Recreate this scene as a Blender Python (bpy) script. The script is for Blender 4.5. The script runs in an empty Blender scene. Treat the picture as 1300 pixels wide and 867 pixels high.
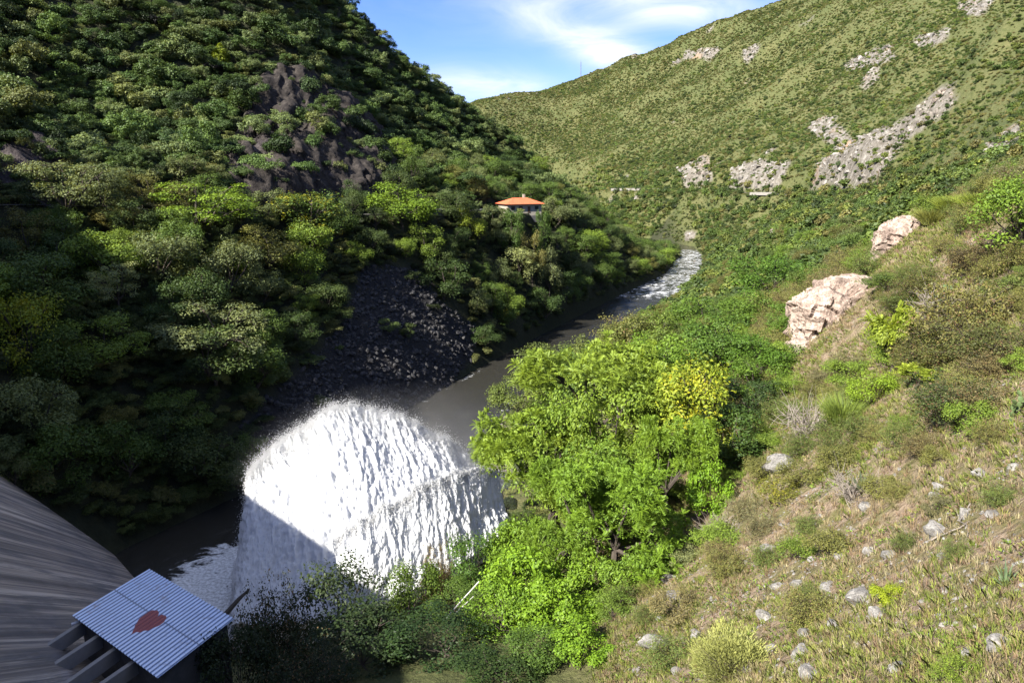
import bpy, bmesh, math, random
import numpy as np
from mathutils import Vector, Matrix
R = math.radians
random.seed(7)
RNG = np.random.default_rng(7)
scene = bpy.context.scene
C = scene.collection

# ------------------------------------------------------------------ camera, sky, sun
CAM = np.array([0.0, 0.0, 50.0]); PITCH = R(13.0)
cam_d = bpy.data.cameras.new('camera'); cam = bpy.data.objects.new('camera', cam_d); C.objects.link(cam)
cam.location = CAM; cam.rotation_euler = (R(90) - PITCH, 0, 0)
cam_d.lens = 26.0; cam_d.sensor_width = 36.0; cam_d.clip_start = 0.2; cam_d.clip_end = 20000
scene.camera = cam

SUN_AZ = math.atan2(-0.75, -0.66); SUN_EL = R(38)
world = bpy.data.worlds.new('World'); scene.world = world; world.use_nodes = True
def build_world():
    nt = world.node_tree; nt.nodes.clear(); N = nt.nodes.new; L = nt.links.new
    out = N('ShaderNodeOutputWorld'); bg = N('ShaderNodeBackground'); bg.inputs[1].default_value = 0.068
    sky = N('ShaderNodeTexSky'); sky.sky_type = 'NISHITA'; sky.sun_disc = False
    sky.sun_elevation = SUN_EL; sky.sun_rotation = SUN_AZ % (2 * math.pi)
    sky.altitude = 700; sky.air_density = 1.0; sky.dust_density = 0.1; sky.ozone_density = 5.0
    hs = N('ShaderNodeHueSaturation'); hs.inputs['Saturation'].default_value = 1.2; hs.inputs['Value'].default_value = 1.0
    tn = N('ShaderNodeMixRGB'); tn.blend_type = 'MULTIPLY'; tn.inputs[0].default_value = 1; tn.inputs[2].default_value = (.88, .76, .93, 1)
    L(sky.outputs[0], tn.inputs[1]); L(tn.outputs[0], hs.inputs['Color'])
    # thin cirrus: streaky noise on the sky direction, gathered into visible banks plus an unseen veil added overhead
    def M(op, a, b=None):
        x = N('ShaderNodeMath'); x.operation = op
        for k, v in ((0, a), (1, b)):
            if v is None: continue
            if hasattr(v, 'node'): L(v, x.inputs[k])
            else: x.inputs[k].default_value = v
        return x.outputs[0]
    tc = N('ShaderNodeTexCoord'); sep = N('ShaderNodeSeparateXYZ'); L(tc.outputs['Generated'], sep.inputs[0])
    az = M('ARCTAN2', sep.outputs['X'], sep.outputs['Y']); el = M('ARCSINE', sep.outputs['Z'])
    tot = 0.02
    for a0, e0, rot, la, lb, amp in BANKS:
        c, s_ = math.cos(rot), math.sin(rot); da, de = M('SUBTRACT', az, a0), M('SUBTRACT', el, e0)
        u = M('DIVIDE', M('ADD', M('MULTIPLY', da, c), M('MULTIPLY', de, s_)), la); v = M('DIVIDE', M('SUBTRACT', M('MULTIPLY', de, c), M('MULTIPLY', da, s_)), lb)
        g = M('EXPONENT', M('MULTIPLY', M('ADD', M('MULTIPLY', u, u), M('MULTIPLY', v, v)), -1.0)); tot = M('ADD', M('MULTIPLY', g, amp), tot)
    cb = N('ShaderNodeCombineXYZ'); L(az, cb.inputs[0]); L(el, cb.inputs[1])
    mp = N('ShaderNodeMapping'); mp.inputs['Rotation'].default_value = (0, 0, R(28)); mp.inputs['Scale'].default_value = (7, 22, 1); L(cb.outputs[0], mp.inputs[0])
    nz = N('ShaderNodeTexNoise'); nz.inputs['Scale'].default_value = 1.0; nz.inputs['Detail'].default_value = 9; nz.inputs['Roughness'].default_value = 0.6; nz.inputs['Distortion'].default_value = 0.7
    L(mp.outputs[0], nz.inputs['Vector'])
    f = M('MULTIPLY', tot, M('ADD', M('MULTIPLY', nz.outputs['Fac'], 2.2), -.45)); f = M('MINIMUM', M('MAXIMUM', f, 0.0), .92)
    mx = N('ShaderNodeMixRGB'); L(f, mx.inputs[0]); L(hs.outputs[0], mx.inputs[1]); mx.inputs[2].default_value = (CLOUD, CLOUD * 1.04, CLOUD * 1.12, 1)
    L(mx.outputs[0], bg.inputs[0]); L(bg.outputs[0], out.inputs[0])
def _ae(px, py):
    u = (433.5 - py) / 938.9; d = Vector(((px - 650) / 938.9, math.cos(PITCH) + math.sin(PITCH) * u, -math.sin(PITCH) + math.cos(PITCH) * u)).normalized(); return math.atan2(d.x, d.y), math.asin(d.z)
CLOUD = 4.8
BANKS = [(*_ae(625, 112), -.12, .085, .020, 1.1), (*_ae(735, 45), -.42, .13, .026, .62), (*_ae(790, 72), -.3, .07, .022, .7), (*_ae(850, 8), -.1, .10, .022, .95), (*_ae(900, -60), .1, .3, .06, .5), (*_ae(300, -150), .1, .4, .07, .5), (0, 1.25, 0, 9.0, .42, .95)]  # last bank: unseen overhead veil, added to lift the light in shaded places
build_world()
sun_d = bpy.data.lights.new('sun', 'SUN'); sun_d.energy = 4.8; sun_d.angle = R(0.55); sun_d.color = (1.0, 0.94, 0.84)
sun = bpy.data.objects.new('sun', sun_d); C.objects.link(sun)
to_sun = Vector((math.sin(SUN_AZ) * math.cos(SUN_EL), math.cos(SUN_AZ) * math.cos(SUN_EL), math.sin(SUN_EL)))
sun.rotation_euler = to_sun.to_track_quat('Z', 'Y').to_euler(); sun.location = (0, 0, 200)
scene.view_settings.view_transform = 'Standard'; scene.view_settings.look = 'None'
scene.view_settings.gamma = 1.0; scene.view_settings.exposure = 1.83; scene.view_settings.use_curve_mapping = False
scene.render.engine = 'CYCLES'
scene.cycles.max_bounces = 6; scene.cycles.diffuse_bounces = 2; scene.cycles.glossy_bounces = 2
scene.cycles.transmission_bounces = 3; scene.cycles.transparent_max_bounces = 6; scene.cycles.volume_bounces = 0
scene.cycles.use_denoising = True; scene.cycles.volume_step_rate = 2.0; scene.cycles.volume_max_steps = 64

# ------------------------------------------------------------------ helpers: photograph geometry
SP, CP = math.sin(PITCH), math.cos(PITCH)
F0 = 26 / 36 * 1300
def ray(px, py):
    u = (433.5 - py) / F0
    return np.array([(px - 650) / F0, CP + SP * u, -SP + CP * u])
def at(px, py, Y):                      # the point at forward distance Y on a sight line
    d = ray(px, py); return CAM + d * (Y / d[1])
def at_z(px, py, z):
    d = ray(px, py); return CAM + d * ((z - 50) / d[2])
def project(x, y, z):
    Fd = y * CP + (50 - z) * SP; U = y * SP - (50 - z) * CP
    Fs = np.where(Fd > .1, Fd, .1)
    return 650 + F0 * x / Fs, 433.5 - F0 * U / Fs, Fd
def in_poly(px, py, poly):
    ins = np.zeros(np.shape(px), bool); n = len(poly)
    for i in range(n):
        x1, y1 = poly[i]; x2, y2 = poly[(i + 1) % n]
        if y1 == y2: continue
        c = ((y1 > py) != (y2 > py)) & (px < (x2 - x1) * (py - y1) / (y2 - y1) + x1)
        ins ^= c
    return ins
def sstep(a, b, v):
    t = np.clip((v - a) / (b - a), 0, 1); return t * t * (3 - 2 * t)

# ------------------------------------------------------------------ helpers: noise
def _hash(ix, iy, iz, seed):
    n = (ix * 374761393 + iy * 668265263 + iz * 2147483647 + seed * 1274126177) & 0xffffffff
    n = ((n ^ (n >> 13)) * 1274126177) & 0xffffffff
    n = ((n ^ (n >> 15)) * 668265263) & 0xffffffff
    return (n ^ (n >> 16)) / 4294967295.0
def vnoise(x, y, z=None, seed=0):        # value noise in -1..1
    x = np.asarray(x, float); y = np.asarray(y, float); three = z is not None
    z = np.asarray(z, float) if three else np.zeros_like(x)
    ix, iy, iz = np.floor(x).astype(np.int64), np.floor(y).astype(np.int64), np.floor(z).astype(np.int64)
    fx, fy, fz = x - ix, y - iy, z - iz
    q = lambda t: t * t * t * (t * (t * 6 - 15) + 10)
    fx, fy, fz = q(fx), q(fy), q(fz)
    def lay(k):
        a = _hash(ix, iy, iz + k, seed); b = _hash(ix + 1, iy, iz + k, seed)
        c = _hash(ix, iy + 1, iz + k, seed); d = _hash(ix + 1, iy + 1, iz + k, seed)
        return (a + (b - a) * fx) * (1 - fy) + (c + (d - c) * fx) * fy
    r = lay(0)
    if three: r = r + (lay(1) - r) * fz
    return r * 2 - 1
def fbm(x, y, z=None, octv=4, seed=0, gain=.5, ridged=False):
    s = np.zeros(np.shape(x)); a = 1.0; t = 0
    for o in range(octv):
        k = 2.03 ** o
        v = vnoise(x * k + 13.7 * o, y * k - 7.1 * o, None if z is None else z * k, seed + o)
        if ridged: v = 1 - 2 * np.abs(v)
        s = s + a * v; t += a; a *= gain
    return s / t

# ------------------------------------------------------------------ helpers: objects
def tag(o, label=None, cat=None, group=None, kind=None):
    if label: o['label'] = label
    if cat: o['category'] = cat
    if group: o['group'] = group
    if kind: o['kind'] = kind
    return o
def link(o, parent=None):
    C.objects.link(o)
    if parent: o.parent = parent
    return o
def empty(name, loc=(0, 0, 0), rz=0, label=None, cat=None, group=None):
    o = bpy.data.objects.new(name, None); o.location = loc; o.rotation_euler = (0, 0, rz); o.empty_display_size = .3
    link(o); return tag(o, label, cat, group)
def np_mesh(name, V, F, mat=None, attrs=None, smooth=False):
    """V (n,3); F one array (m,k) or a list of such"""
    V = np.ascontiguousarray(V, np.float32)
    Fs = F if isinstance(F, list) else [F]
    Fs = [np.asarray(f, np.int32) for f in Fs if len(f)]
    me = bpy.data.meshes.new(name)
    me.vertices.add(len(V)); me.vertices.foreach_set('co', V.ravel())
    if Fs:
        idx = np.concatenate([f.ravel() for f in Fs]); cnt = np.concatenate([np.full(len(f), f.shape[1], np.int32) for f in Fs])
        st = np.concatenate([[0], np.cumsum(cnt)[:-1]]).astype(np.int32)
        me.loops.add(len(idx)); me.loops.foreach_set('vertex_index', idx)
        me.polygons.add(len(cnt)); me.polygons.foreach_set('loop_start', st)
        if smooth: me.polygons.foreach_set('use_smooth', np.ones(len(cnt), bool))
    for k, a in (attrs or {}).items():
        a = np.asarray(a, np.float32)
        if a.ndim == 1:
            at_ = me.attributes.new(k, 'FLOAT', 'POINT'); at_.data.foreach_set('value', a)
        else:
            at_ = me.attributes.new(k, 'FLOAT_COLOR', 'POINT')
            if a.shape[1] == 3: a = np.concatenate([a, np.ones((len(a), 1), np.float32)], 1)
            at_.data.foreach_set('color', np.ascontiguousarray(a, np.float32).ravel())
    me.update(calc_edges=True)
    if mat: me.materials.append(mat)
    return me
def mesh_obj(name, me, parent=None, loc=None):
    o = bpy.data.objects.new(name, me)
    if loc is not None: o.location = loc
    return link(o, parent)
class MB:
    """collects boxes, bars, tubes and polygons into one mesh"""
    def __init__(s): s.v = []; s.f = []
    def box(s, c, size, rz=0, tilt=None):
        M = Matrix.Rotation(rz, 3, 'Z') if tilt is None else tilt
        b = len(s.v)
        for k in range(8):
            p = Vector(((k & 1) - .5, ((k >> 1) & 1) - .5, ((k >> 2) & 1) - .5))
            s.v.append(tuple(Vector(c) + M @ Vector((p.x * size[0], p.y * size[1], p.z * size[2]))))
        for q in ((0, 2, 3, 1), (4, 5, 7, 6), (0, 1, 5, 4), (2, 6, 7, 3), (0, 4, 6, 2), (1, 3, 7, 5)): s.f.append(tuple(b + i for i in q))
        return s
    def tube(s, pts, rad, n=6):
        pts = [Vector(p) for p in pts]
        if not hasattr(rad, '__len__'): rad = [rad] * len(pts)
        b0 = len(s.v)
        for i, p in enumerate(pts):
            d = (pts[min(i + 1, len(pts) - 1)] - pts[max(i - 1, 0)]).normalized()
            a = d.cross(Vector((0, 0, 1)) if abs(d.z) < .9 else Vector((1, 0, 0))).normalized(); b = d.cross(a)
            for k in range(n):
                t = 2 * math.pi * k / n; s.v.append(tuple(p + (a * math.cos(t) + b * math.sin(t)) * rad[i]))
        for i in range(len(pts) - 1):
            for k in range(n):
                s.f.append((b0 + i * n + k, b0 + i * n + (k + 1) % n, b0 + (i + 1) * n + (k + 1) % n, b0 + (i + 1) * n + k))
        s.f.append(tuple(b0 + k for k in range(n))[::-1]); s.f.append(tuple(b0 + (len(pts) - 1) * n + k for k in range(n)))
        return s
    def poly(s, pts, depth=None):
        b = len(s.v); n = len(pts); s.v += [tuple(p) for p in pts]; s.f.append(tuple(range(b, b + n)))
        if depth is not None:
            dv = Vector(depth); s.v += [tuple(Vector(p) + dv) for p in pts]
            s.f.append(tuple(range(b + n, b + 2 * n))[::-1])
            for i in range(n): s.f.append((b + i, b + n + i, b + n + (i + 1) % n, b + (i + 1) % n))
        return s
    def build(s, name, mat, parent=None, smooth=False, loc=None):
        me = bpy.data.meshes.new(name); me.from_pydata(s.v, [], s.f); me.materials.append(mat)
        bm = bmesh.new(); bm.from_mesh(me); bmesh.ops.recalc_face_normals(bm, faces=bm.faces); bm.to_mesh(me); bm.free()
        if smooth: me.polygons.foreach_set('use_smooth', np.ones(len(me.polygons), bool))
        return mesh_obj(name, me, parent, loc)

# ------------------------------------------------------------------ helpers: materials
class NT:
    def __init__(s, name):
        s.m = bpy.data.materials.new(name); s.m.use_nodes = True; s.t = s.m.node_tree; s.t.nodes.clear()
        s.out = s.n('ShaderNodeOutputMaterial')
    def n(s, t, **kw):
        x = s.t.nodes.new(t)
        for k, v in kw.items(): setattr(x, k, v)
        return x
    def l(s, a, b): s.t.links.new(a, b)
    def put(s, sock, v):
        if hasattr(v, 'is_linked') or hasattr(v, 'node'): s.l(v, sock)
        elif isinstance(v, (tuple, list)) and len(v) == 3 and sock.type == 'RGBA': sock.default_value = (*v, 1)
        else: sock.default_value = v
    def math(s, op, a, b=0.5, clamp=False):
        x = s.n('ShaderNodeMath', operation=op, use_clamp=clamp); s.put(x.inputs[0], a); s.put(x.inputs[1], b); return x.outputs[0]
    def mix(s, f, a, b, mode='MIX'):
        x = s.n('ShaderNodeMixRGB', blend_type=mode); s.put(x.inputs[0], f); s.put(x.inputs[1], a); s.put(x.inputs[2], b); return x.outputs[0]
    def noise(s, vec, scale, detail=5, rough=.55, dist=0):
        x = s.n('ShaderNodeTexNoise'); s.put(x.inputs['Scale'], scale); x.inputs['Detail'].default_value = detail
        x.inputs['Roughness'].default_value = rough; x.inputs['Distortion'].default_value = dist
        if vec is not None: s.l(vec, x.inputs['Vector'])
        return x.outputs['Fac']
    def voro(s, vec, scale, feature='F1', out='Distance'):
        x = s.n('ShaderNodeTexVoronoi', feature=feature); x.inputs['Scale'].default_value = scale
        if vec is not None: s.l(vec, x.inputs['Vector'])
        return x.outputs[out]
    def ramp(s, f, stops):
        x = s.n('ShaderNodeValToRGB'); s.put(x.inputs[0], f); e = x.color_ramp.elements
        while len(e) < len(stops): e.new(.5)
        for i, (p, c) in enumerate(stops):
            e[i].position = p; e[i].color = (c, c, c, 1) if not hasattr(c, '__len__') else (*c, 1)
        return x.outputs[0]
    def map(s, vec, scale=(1, 1, 1), rot=(0, 0, 0), loc=(0, 0, 0)):
        x = s.n('ShaderNodeMapping'); x.inputs['Scale'].default_value = scale; x.inputs['Rotation'].default_value = rot; x.inputs['Location'].default_value = loc
        s.l(vec, x.inputs[0]); return x.outputs[0]
    def obj(s): return s.n('ShaderNodeTexCoord').outputs['Object']
    def pos(s): return s.n('ShaderNodeNewGeometry').outputs['Position']
    def attr(s, name, out='Fac', typ='GEOMETRY'):
        x = s.n('ShaderNodeAttribute', attribute_name=name, attribute_type=typ); return x.outputs[out]
    def bump(s, h, strength=.5, dist=.1, nrm=None):
        x = s.n('ShaderNodeBump'); x.inputs['Strength'].default_value = strength; x.inputs['Distance'].default_value = dist; s.l(h, x.inputs['Height'])
        if nrm is not None: s.l(nrm, x.inputs['Normal'])
        return x.outputs[0]
    def bsdf(s, col, rough=.8, spec=.3, nrm=None, metal=0, **kw):
        b = s.n('ShaderNodeBsdfPrincipled'); s.put(b.inputs['Base Color'], col); s.put(b.inputs['Roughness'], rough)
        s.put(b.inputs['Specular IOR Level'], spec); s.put(b.inputs['Metallic'], metal)
        if nrm is not None: s.l(nrm, b.inputs['Normal'])
        for k, v in kw.items(): s.put(b.inputs[k.replace('_', ' ')], v)
        return b.outputs[0]
    def done(s, sh): s.l(sh, s.out.inputs[0]); return s.m
# ------------------------------------------------------------------ terrain
RIVER = np.array([(-38, 68, 7), (-43, 88, 10), (-34, 100, 12), (-22, 105, 16), (-16, 126, 12.5), (-13, 148, 10.5), (-1.5, 178, 9.5), (20, 224, 10.5),
                  (54.5, 296, 11), (84, 362, 8.5), (108, 445, 5.5), (118, 500, 4.5), (98, 560, 5), (20, 640, 10), (-120, 730, 10)], float)
def river_dist(x, y):
    """signed distance to the water's edge (negative in the water)"""
    best = np.full(np.shape(x), 1e9)
    for i in range(len(RIVER) - 1):
        ax, ay, aw = RIVER[i]; bx, by, bw = RIVER[i + 1]
        dx, dy = bx - ax, by - ay
        t = np.clip(((x - ax) * dx + (y - ay) * dy) / (dx * dx + dy * dy), 0, 1)
        d = np.hypot(x - ax - t * dx, y - ay - t * dy) - (aw + (bw - aw) * t)
        best = np.minimum(best, d)
    best = np.minimum(best, np.hypot((x + 22) / 1.0, (y - 84) / 1.1) - 15)       # the plunge pool under the jet
    return best
PX = [  # px, py, forward distance
 # left massif skyline and face
 (408,10,330),(474,46,345),(543,108,365),(597,153,385),(640,181,400),(700,235,430),(725,257,440),
 (300,-80,300),(150,-100,280),(0,-100,240),(150,20,245),(150,130,210),(300,120,235),(300,200,208),(430,120,290),(430,225,225),(380,180,232),(380,60,268),
 (520,150,330),(520,220,275),(600,205,340),(600,245,285),(680,240,380),(0,130,185),(0,0,225),(220,60,245),
 # bench with the road at the foot of the massif
 (0,258,140),(150,263,155),(300,272,170),(420,276,190),(540,275,222),(600,270,242),(660,262,258),(720,270,300),(760,285,340),(800,308,380),(838,338,425),
 # left bank below the bench
 (100,400,115),(0,340,125),(0,450,100),(0,560,85),(100,620,90),(250,480,116),(200,330,138),(350,360,155),(300,560,113),(200,605,103),(400,480,137),(470,420,160),(500,350,185),
 (560,400,185),(600,340,215),(700,330,265),(760,330,320),(640,420,200),(520,470,160),
 # far right hill
 (620,135,900),(660,120,950),(700,110,1000),(740,105,1050),(800,77,1000),(870,51,950),(940,29,900),(1000,11,850),(1060,-15,800),(1150,-50,750),(1300,-110,650),
 (860,310,520),(760,270,650),(700,250,760),(640,200,850),(800,243,640),(870,240,570),(968,248,480),(930,245,510),(1010,252,450),
 (800,150,830),(900,150,720),(1000,150,600),(720,170,880),(760,210,760),(900,200,600),(1000,210,500),(1000,80,720),(900,90,820),
 (1100,140,520),(1200,60,520),(1300,-20,520),(1060,200,450),
 # nearer rocky spur on the right
 (1040,242,400),(1140,165,380),(1200,115,370),(1300,30,360),(1100,235,340),(1200,180,300),(1300,100,280),(1100,280,260),(1200,230,220),(1300,180,200),
 (1000,300,330),(940,330,380),(900,320,460),(1040,330,220),
 # near ridge, right
 (1300,265,62),(1180,280,85),(1130,318,95),(1060,390,85),(1010,452,78),(960,525,70),
 (1060,335,170),(1000,375,165),(940,405,160),(880,412,175),(1150,290,150),(1250,255,140),
 # right bank down to the river
 (700,560,112),(640,610,98),(800,470,125),(740,500,125),(880,470,100),(840,540,85),(760,600,80),
 (800,640,64),(700,760,52),(600,760,58),(500,820,46),(640,690,72),(860,700,52),(400,850,45),(760,720,56),(900,620,62),
 # near slope
 (900,740,40),(900,862,27),(1000,700,38),(1000,862,22),(1100,862,18),(1300,867,13),(1300,700,20),(1300,560,30),(1200,560,36),(1100,560,46),(1000,560,58),
 (1300,430,42),(1200,430,58),(1300,340,55),(1100,450,66),(1150,700,28),(1100,780,24),(800,800,38),(800,867,32),(740,867,36)]
WX = [ # x, y, z in metres
 (0,0,45),(0,8,38),(6,8,41),(-4,14,33),(0,22,29),(-8,34,23),(-10,20,27),(-22,30,20),(-30,40,16),(-24,45,12),(-12,46,17),(-6,56,14),(-16,56,10),(-26,55,8),(-10,64,7),(-3,72,7),(-20,66,4),
 (2,86,5),(6,96,6),(14,100,11),(-36,60,6),(-30,66,2),(-40,70,1),(16,4,46),(30,20,50),(45,50,52),(60,30,60),(40,-20,58),(100,0,85),(90,70,66),(130,120,70),
 (200,60,120),(300,0,170),(400,150,180),(300,250,120),
 (-20,-20,25),(-60,-40,25),(-40,10,22),(-60,-80,25),(40,-80,40),(-58,70,22),(-50,78,6),(-66,70,36),(-75,60,52),(-95,40,75),(-110,70,72),(-120,100,72),(-150,40,126),(-190,55,154),(-200,20,149),(-150,0,119),(-110,10,88),(-100,-30,70),
 (-160,120,92),(-240,90,167),(-270,130,175),(-200,200,140),(-300,300,200),(-420,200,220),(-420,420,200),(-250,420,150),(-120,470,90),(-40,520,55),(-160,600,60),(-350,620,120),(20,540,20),(60,530,8),(-60,640,10),
 (-230,320,168),(-150,360,135),(-90,400,112),
 (100,-80,70),(300,-80,180),(700,100,280),(700,500,300),(600,800,260),(900,1000,260),(300,1300,120),(0,1300,90),(-300,1200,100),(-600,1000,140),(-700,300,220),(200,1100,150),(-150,1000,110),(-20,900,120),(100,1600,100),(1100,400,300),(450,420,185),(550,650,245),(-500,-60,150)]
_cp = np.array([at(*p) for p in PX] + [np.array(p, float) for p in WX])
_re = RIVER[:, :2]
for i in range(len(RIVER) - 1):                          # the river bed holds the surface down
    for t in (0, .5):
        a = RIVER[i] * (1 - t) + RIVER[i + 1] * t; d = RIVER[i + 1, :2] - RIVER[i, :2]; n = np.array([-d[1], d[0]]) / np.hypot(*d)
        for s in (-1, 0, 1): _cp = np.vstack([_cp, [*(a[:2] + n * s * a[2] * .9), -1.0]])
_A = np.hypot(_cp[:, None, 0] - _cp[None, :, 0], _cp[:, None, 1] - _cp[None, :, 1])
_n = len(_cp)
_M = np.zeros((_n + 3, _n + 3)); _M[:_n, :_n] = _A - np.eye(_n) * 0.6; _M[:_n, _n] = 1; _M[:_n, _n + 1:] = _cp[:, :2]; _M[_n, :_n] = 1; _M[_n + 1:, :_n] = _cp[:, :2].T
_w = np.linalg.solve(_M, np.concatenate([_cp[:, 2], [0, 0, 0]]))
def rbf(x, y):
    x = x.ravel(); y = y.ravel(); out = np.empty(len(x))
    for s in range(0, len(x), 20000):
        a, b = x[s:s + 20000], y[s:s + 20000]
        out[s:s + 20000] = np.hypot(a[:, None] - _cp[None, :, 0], b[:, None] - _cp[None, :, 1]) @ _w[:_n] + _w[_n] + a * _w[_n + 1] + b * _w[_n + 2]
    return out
ar = np.arange
XS = np.unique(np.concatenate([ar(-760, -240, 14), ar(-240, -110, 4), ar(-110, -12, 1.2), ar(-12, 62, .6), ar(62, 150, 1.5), ar(150, 320, 3), ar(320, 1150, 9)]).round(3))
YS = np.unique(np.concatenate([ar(-90, 4, 4), ar(4, 90, .7), ar(90, 200, 1.1), ar(200, 300, 1.8), ar(300, 560, 3), ar(560, 1100, 5), ar(1100, 1700, 15)]).round(3))
GX, GY = np.meshgrid(XS, YS)
GZ = rbf(GX, GY).reshape(GX.shape)
_rd = river_dist(GX, GY)
_far = sstep(60, 400, np.hypot(GX, GY)); _away = sstep(2, 30, _rd)
GZ += _away * (0.35 + 0.65 * _far) * (fbm(GX / 34, GY / 34, octv=5, seed=3) * 3.2)
GZ += _away * _far * (fbm((GX + .35 * GY) / 95, (GY - .2 * GX) / 95, octv=4, seed=11, ridged=True) * (7.5 + 5 * sstep(80, 160, GX)))
GZ += _away * sstep(-20, -60, GX) * sstep(150, 220, GY) * sstep(600, 450, GY) * fbm((GX * .8 + .6 * GY) / 42, (GY * .8 - .6 * GX) / 90, octv=4, seed=13, ridged=True) * 5.5
GZ += _away * sstep(0, 12, GX) * sstep(140, 90, GY) * fbm(GX / 5, GY / 5, octv=4, seed=5) * .55
# two roads benched into the slopes
ROAD_L = np.array([at(*p) for p in ((-60,262,132),(60,262,146),(150,265,157),(300,272,172),(420,274,192),(545,271,224),(600,268,243),(645,264,254))])
ROAD_R = np.array([at(*p) for p in ((700,242,800),(745,242,720),(785,241.5,660),(835,241.5,610),(880,243,565),(930,245,512),(950,246,495),(985,247,470),(1010,249,450),(1050,247,400),(1110,243,330),(1200,238,240))])
def road_pull(poly, hw, blend):
    global GZ
    bd = np.full(GX.shape, 1e9); bz = np.zeros(GX.shape)
    for i in range(len(poly) - 1):
        a, b = poly[i], poly[i + 1]; d = b - a
        t = np.clip(((GX - a[0]) * d[0] + (GY - a[1]) * d[1]) / (d[0] ** 2 + d[1] ** 2), 0, 1)
        q = np.hypot(GX - a[0] - t * d[0], GY - a[1] - t * d[1]); m = q < bd
        bd = np.where(m, q, bd); bz = np.where(m, a[2] + t * d[2], bz)
    k = 1 - sstep(hw, hw + blend, bd); GZ = GZ * (1 - k) + (bz - .05) * k
    return bd
ROADD_L = road_pull(ROAD_L, 3.5, 5); ROADD_R = road_pull(ROAD_R, 4.5, 7)
_hs = at(660, 262, 252); HOUSE_Z = 36.2; _k = 1 - sstep(9, 15, np.hypot(GX - _hs[0], GY - _hs[1])); GZ = GZ * (1 - _k) + HOUSE_Z * _k
GZ = np.minimum(GZ, np.maximum(-1.6, _rd * (1.6 + 1.2 * sstep(195, 225, GY)) - .3))
GZ = np.where(_rd > .6, np.maximum(GZ, np.minimum(.25 + .1 * _rd, 2.5)), GZ)
def _bil(A, x, y):
    x = np.clip(np.asarray(x, float), XS[0], XS[-1] - 1e-6); y = np.clip(np.asarray(y, float), YS[0], YS[-1] - 1e-6)
    i = np.clip(np.searchsorted(XS, x, 'right') - 1, 0, len(XS) - 2); j = np.clip(np.searchsorted(YS, y, 'right') - 1, 0, len(YS) - 2)
    fx = (x - XS[i]) / (XS[i + 1] - XS[i]); fy = (y - YS[j]) / (YS[j + 1] - YS[j])
    return (A[j, i] * (1 - fx) + A[j, i + 1] * fx) * (1 - fy) + (A[j + 1, i] * (1 - fx) + A[j + 1, i + 1] * fx) * fy
def ground(x, y): return _bil(GZ, x, y)
def slope(x, y, e=2.0):
    return np.hypot(ground(x + e, y) - ground(x - e, y), ground(x, y + e) - ground(x, y - e)) / (2 * e)
def visible(x, y, z, lift=2.0, n=90):
    """does the terrain leave a point 'lift' above the ground in sight of the photograph's camera"""
    t = np.linspace(.04, .985, n)[None, :] ** 1.0
    X = x[:, None] * t; Yy = y[:, None] * t; Z = 50 + (z + lift - 50)[:, None] * t
    return np.all(ground(X.ravel(), Yy.ravel()).reshape(X.shape) < Z + .3, axis=1)
# bare-rock, scree, dry-grass patches: where they lie on the hills
GPX, GPY, GFD = project(GX, GY, GZ)
def region(poly, y0, y1): return in_poly(GPX, GPY, poly) & (GY > y0) & (GY < y1) & (GFD > 1)
ROCK = np.zeros(GX.shape); SCREE = np.zeros(GX.shape); EARTH = np.zeros(GX.shape)
CLIFF = [(335,95),(385,85),(440,130),(500,190),(505,245),(420,268),(300,262),(285,215)]
for poly, y0, y1 in [
    (CLIFF, 180, 300), ([(0,170),(60,180),(90,215),(60,240),(0,235)], 120, 230),
    ([(860,215),(900,195),(905,230),(870,240)], 440, 800), ([(925,240),(928,215),(960,205),(1002,208),(985,244)], 420, 700),
    ([(1028,243),(1040,205),(1075,180),(1135,160),(1145,190),(1100,240)], 300, 480), ([(1135,160),(1205,105),(1215,135),(1150,178)], 300, 480),
    ([(1245,188),(1300,150),(1300,185),(1262,200)], 180, 420), ([(1090,110),(1112,82),(1118,98),(1098,118)], 300, 900),
    ([(1070,80),(1130,55),(1135,75),(1080,92)], 300, 900), ([(1022,160),(1050,148),(1080,175),(1068,190),(1040,175)], 300, 900), ([(1220,0),(1262,0),(1250,20),(1215,15)], 300, 900),
    ([(1160,50),(1205,35),(1200,55),(1165,60)], 300, 900), ([(868,66),(915,62),(905,74),(870,75)], 500, 1200),
    ([(188,0),(212,0),(214,16),(196,14)], 180, 330)]:
    ROCK = np.maximum(ROCK, region(poly, y0, y1) * 1.0)
SCREE_POLY = [(462,340),(525,340),(560,385),(605,418),(600,450),(560,505),(500,525),(430,540),(330,575),(270,585),(330,520),(395,455),(440,410)]
SCREE = region(SCREE_POLY, 100, 200) * 1.0
BAR = (region([(560,535),(640,520),(650,600),(600,600)], 85, 150) * 1.0) * (river_dist(GX, GY) < 9)
PATCH = fbm(GX / 60, GY / 60, octv=5, seed=21); PATCH2 = fbm(GX / 11, GY / 11, octv=4, seed=22)
farhill = (GX > 70) & (GY > 240) | (GY > 480)
ROCK = np.maximum(ROCK, farhill * sstep(.60, .68, fbm(GX / 26, GY / 26, octv=5, seed=31) + .22 * fbm(GX / 90, GY / 90, octv=2, seed=37) + .0003 * (GZ - 60)))
NEAR = sstep(130, 95, GY) * sstep(2, 9, GX) * sstep(14, 20, GZ)
def blur(A):
    B = A.copy(); B[1:-1, 1:-1] = (A[1:-1, 1:-1] * 2 + A[:-2, 1:-1] + A[2:, 1:-1] + A[1:-1, :-2] + A[1:-1, 2:]) / 6; return B
ROCKV = blur(ROCK); SCREEV = blur(SCREE); BARV = blur(BAR)
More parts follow.
